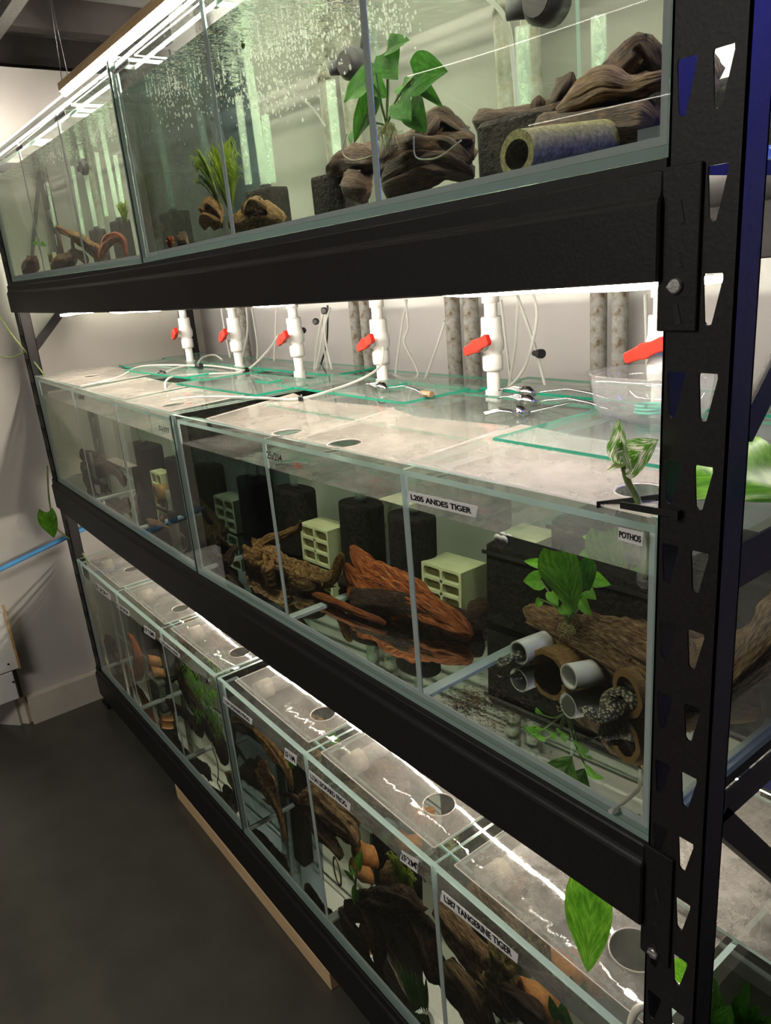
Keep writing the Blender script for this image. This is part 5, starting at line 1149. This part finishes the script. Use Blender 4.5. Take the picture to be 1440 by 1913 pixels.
for (tp, wd, up, m_) in (((1152, 785), .034, (-.3, -1, .2), 'leaf_variegated'), ((1225, 822), .036, (.5, -1, .5), 'leaf_variegated'), ((1130, 878), .012, (0, -.4, 1), 'stem')):
    bm = B(); leafm(bm, b0, A(*tp, -.02), wd, up=up, curl=.12, heart=.2, seed=wd*50); link('leaf', bm, m_, t)
# big leaf beyond the post, leaf under the middle beam, vines
t = thing('pothos_leaf', 'very large glossy green leaf jutting out right of the rack post', 'plant', A(1300, 885, .10)); bm = B(); leafm(bm, A(1292, 882, .09), A(1500, 915, .06), .105, up=(.0, -.55, 1), curl=.1, heart=.15, seed=.3); link('leaf', bm, 'leaf_green', t)
bm = B(); tube(bm, [A(1292, 882, .09), A(1270, 895, .10), A(1230, 915, .08)], .0026, 6, 3); link('stem', bm, 'stem', t)
t = thing('pothos_leaf', 'large pointed green leaf hanging below the middle beam over the bottom lids', 'plant', A(1106, 1640, .022)); bm = B(); leafm(bm, A(1106, 1640, .022), A(1094, 1822, .012), .066, up=(.25, -1, .25), curl=.05, heart=.04, seed=.6); link('leaf', bm, 'leaf_green', t)
bm = B(); tube(bm, [A(1106, 1642, .022), A(1112, 1620, .024), A(1120, 1590, .026)], .002, 6, 3); link('stem', bm, 'stem', t)
t = thing('pothos_leaf', 'bright lime leaf glimpsed through the lowest post opening', 'plant', A(1273, 1820, .06)); bm = B(); leafm(bm, A(1262, 1790, .08), A(1285, 1850, .08), .05, up=(0, -1, .3), curl=.05, seed=.9); link('leaf', bm, 'leaf_bright', t)
t = thing('pothos_vine', 'thin green pothos vine trailing down past the far rack post', 'plant', AX(0, 590, -2.44))
bm = B(); tube(bm, [AX(-10, 575, -2.47), AX(22, 625, -2.44), AX(55, 665, -2.42), AX(88, 708, -2.40)], .0030, 7, 5); link('stem', bm, 'stem', t)
bm = B(); tube(bm, [AX(53, 655, -2.43), AX(40, 660, -2.44), AX(20, 668, -2.46), AX(-5, 665, -2.47)], .0024, 6, 5); link('stem', bm, 'stem', t)
t = thing('pothos_vine', 'green vine running down the far rack post with one heart-shaped leaf', 'plant', AX(88, 870, -2.47))
bm = B(); tube(bm, [AX(88, 870, -2.48), AX(92, 935, -2.48), AX(105, 985, -2.46), AX(140, 1015, -2.43), AX(166, 1052, -2.40)], .0030, 7, 5); link('stem', bm, 'stem', t)
bm = B(); leafm(bm, AX(88, 957, -2.47), AX(100, 1006, -2.47), .075, up=(.8, -.6, .3), curl=.1, heart=.5, seed=1.3); link('leaf', bm, 'leaf_variegated' if False else 'leaf_green', t)

# ------------------------------------------------------------------ lids of the bottom and top tanks
WT = ['lid_wet', 'poly_edge']; GB = 'plastic lids on the bottom tanks'
zb = lambda x: base(0)(x)+HT[0]
cells = [(-2.40, -2.005), (-1.995, -1.612), (-1.602, -1.218), (-1.190, -.812), (-.800, -.410), (-.396, -.004)]
nm = ['farthest wet plastic lid of the bottom shelf', 'second wet plastic lid from the far end of the bottom shelf', 'wet plastic lid just beyond the black gap of the bottom shelf', 'speckled wet plastic lid just right of the black gap of the bottom shelf', 'wet plastic lid with large round hole in the middle of the near bottom tank', 'heavily scaled plastic lid with glassy round hole under the big hanging leaf']
nn = ['farthest cream pipe showing through a bottom lid', 'second cream pipe from the far end showing through a bottom lid', 'cream pipe beyond the black gap under a bottom lid', 'cream pipe right of the black gap under a bottom lid', 'cream pipe under the lid with the large round hole', 'nearest cream pipe with a thick collar under the scaled lid']
hol = [(410, 1140), (337, 1137), (448, 1220), (603, 1334), (820, 1503), (1186, 1775)]
for i, (x0, x1) in enumerate(cells):
    z = zb((x0+x1)/2)-.0115
    hp = AZ(*hol[i], z) if i not in (0,) else Vector((x0+.24, .12, z)); r = [.026, .026, .028, .028, .030, .036][i]
    hx = min(max(hp.x, x0+r+.03), x1-r-.02)
    sheet(x0+.018, x1-.018, .034, .50, z, ['lid_scaled' if i == 5 else 'lid_wet', 'poly_edge'], nm[i], GB, (hx, max(.085, hp.y)), r, .003, 0, 0, 0, xt=[0, -.012, .010, -.012, -.014, -.004][i])
    t = thing('return_pipe', nn[i], 'pipe', (x0+.07, .1, z-.03), 'cream pipes under the bottom lids'); a = Vector((x0+.062, .075, z-.0245)); 
    bm = B(); tube(bm, [a, a+Vector((0, .50, 0))], .019, 22, 1); link('pipe', bm, 'pvc', t)
    bm = B(); tube(bm, [a-Vector((0, .008, 0)), a+Vector((0, .030, 0))], .0235, 22, 1); link('collar', bm, 'pvc_old', t)
x0 = -.33; sheet(-.335, .045, .22, .52, zb(0)+.003, ['lid_scaled', 'glass_edge'], 'scaled green-edged glass lid overhanging the near end of the bottom tank', 'plastic lids on the bottom tanks', None, 0, .006, 0, 0)
for i, (x0, x1) in enumerate(((-2.40, -1.63), (-1.62, -1.22), (-1.19, -.81), (-.80, -.41), (-.40, -.005))):
    sheet(x0, x1, .05, .50, base(2)((x0+x1)/2)+HT[2]+.001, ['pane', 'poly_edge'], 'clear lid on the top tanks, number %s from the far end seen edge-on' % ['one', 'two', 'three', 'four', 'five'][i], 'lids on the top tanks', None, 0, .003)
# black hose elbow at the near front corner of the bottom tank
airline([A(1205, 1880, .03), A(1190, 1885, .02), A(1180, 1905, .02), A(1175, 1930, .02)], 'stained clear hose bending over the near front corner of the bottom tank', .005, 'pvc_old')
# timber plank on the floor
bm = B(); xa, xb = -1.70, -.795; box(bm, xa, xb, -.012, .045, .001, .052); bevel_o = link('timber_plank', bm, 'pine'); bevel(bevel_o, .0015)
tag(bevel_o, 'pale pine batten lying on the floor along the foot of the rack', 'plank')
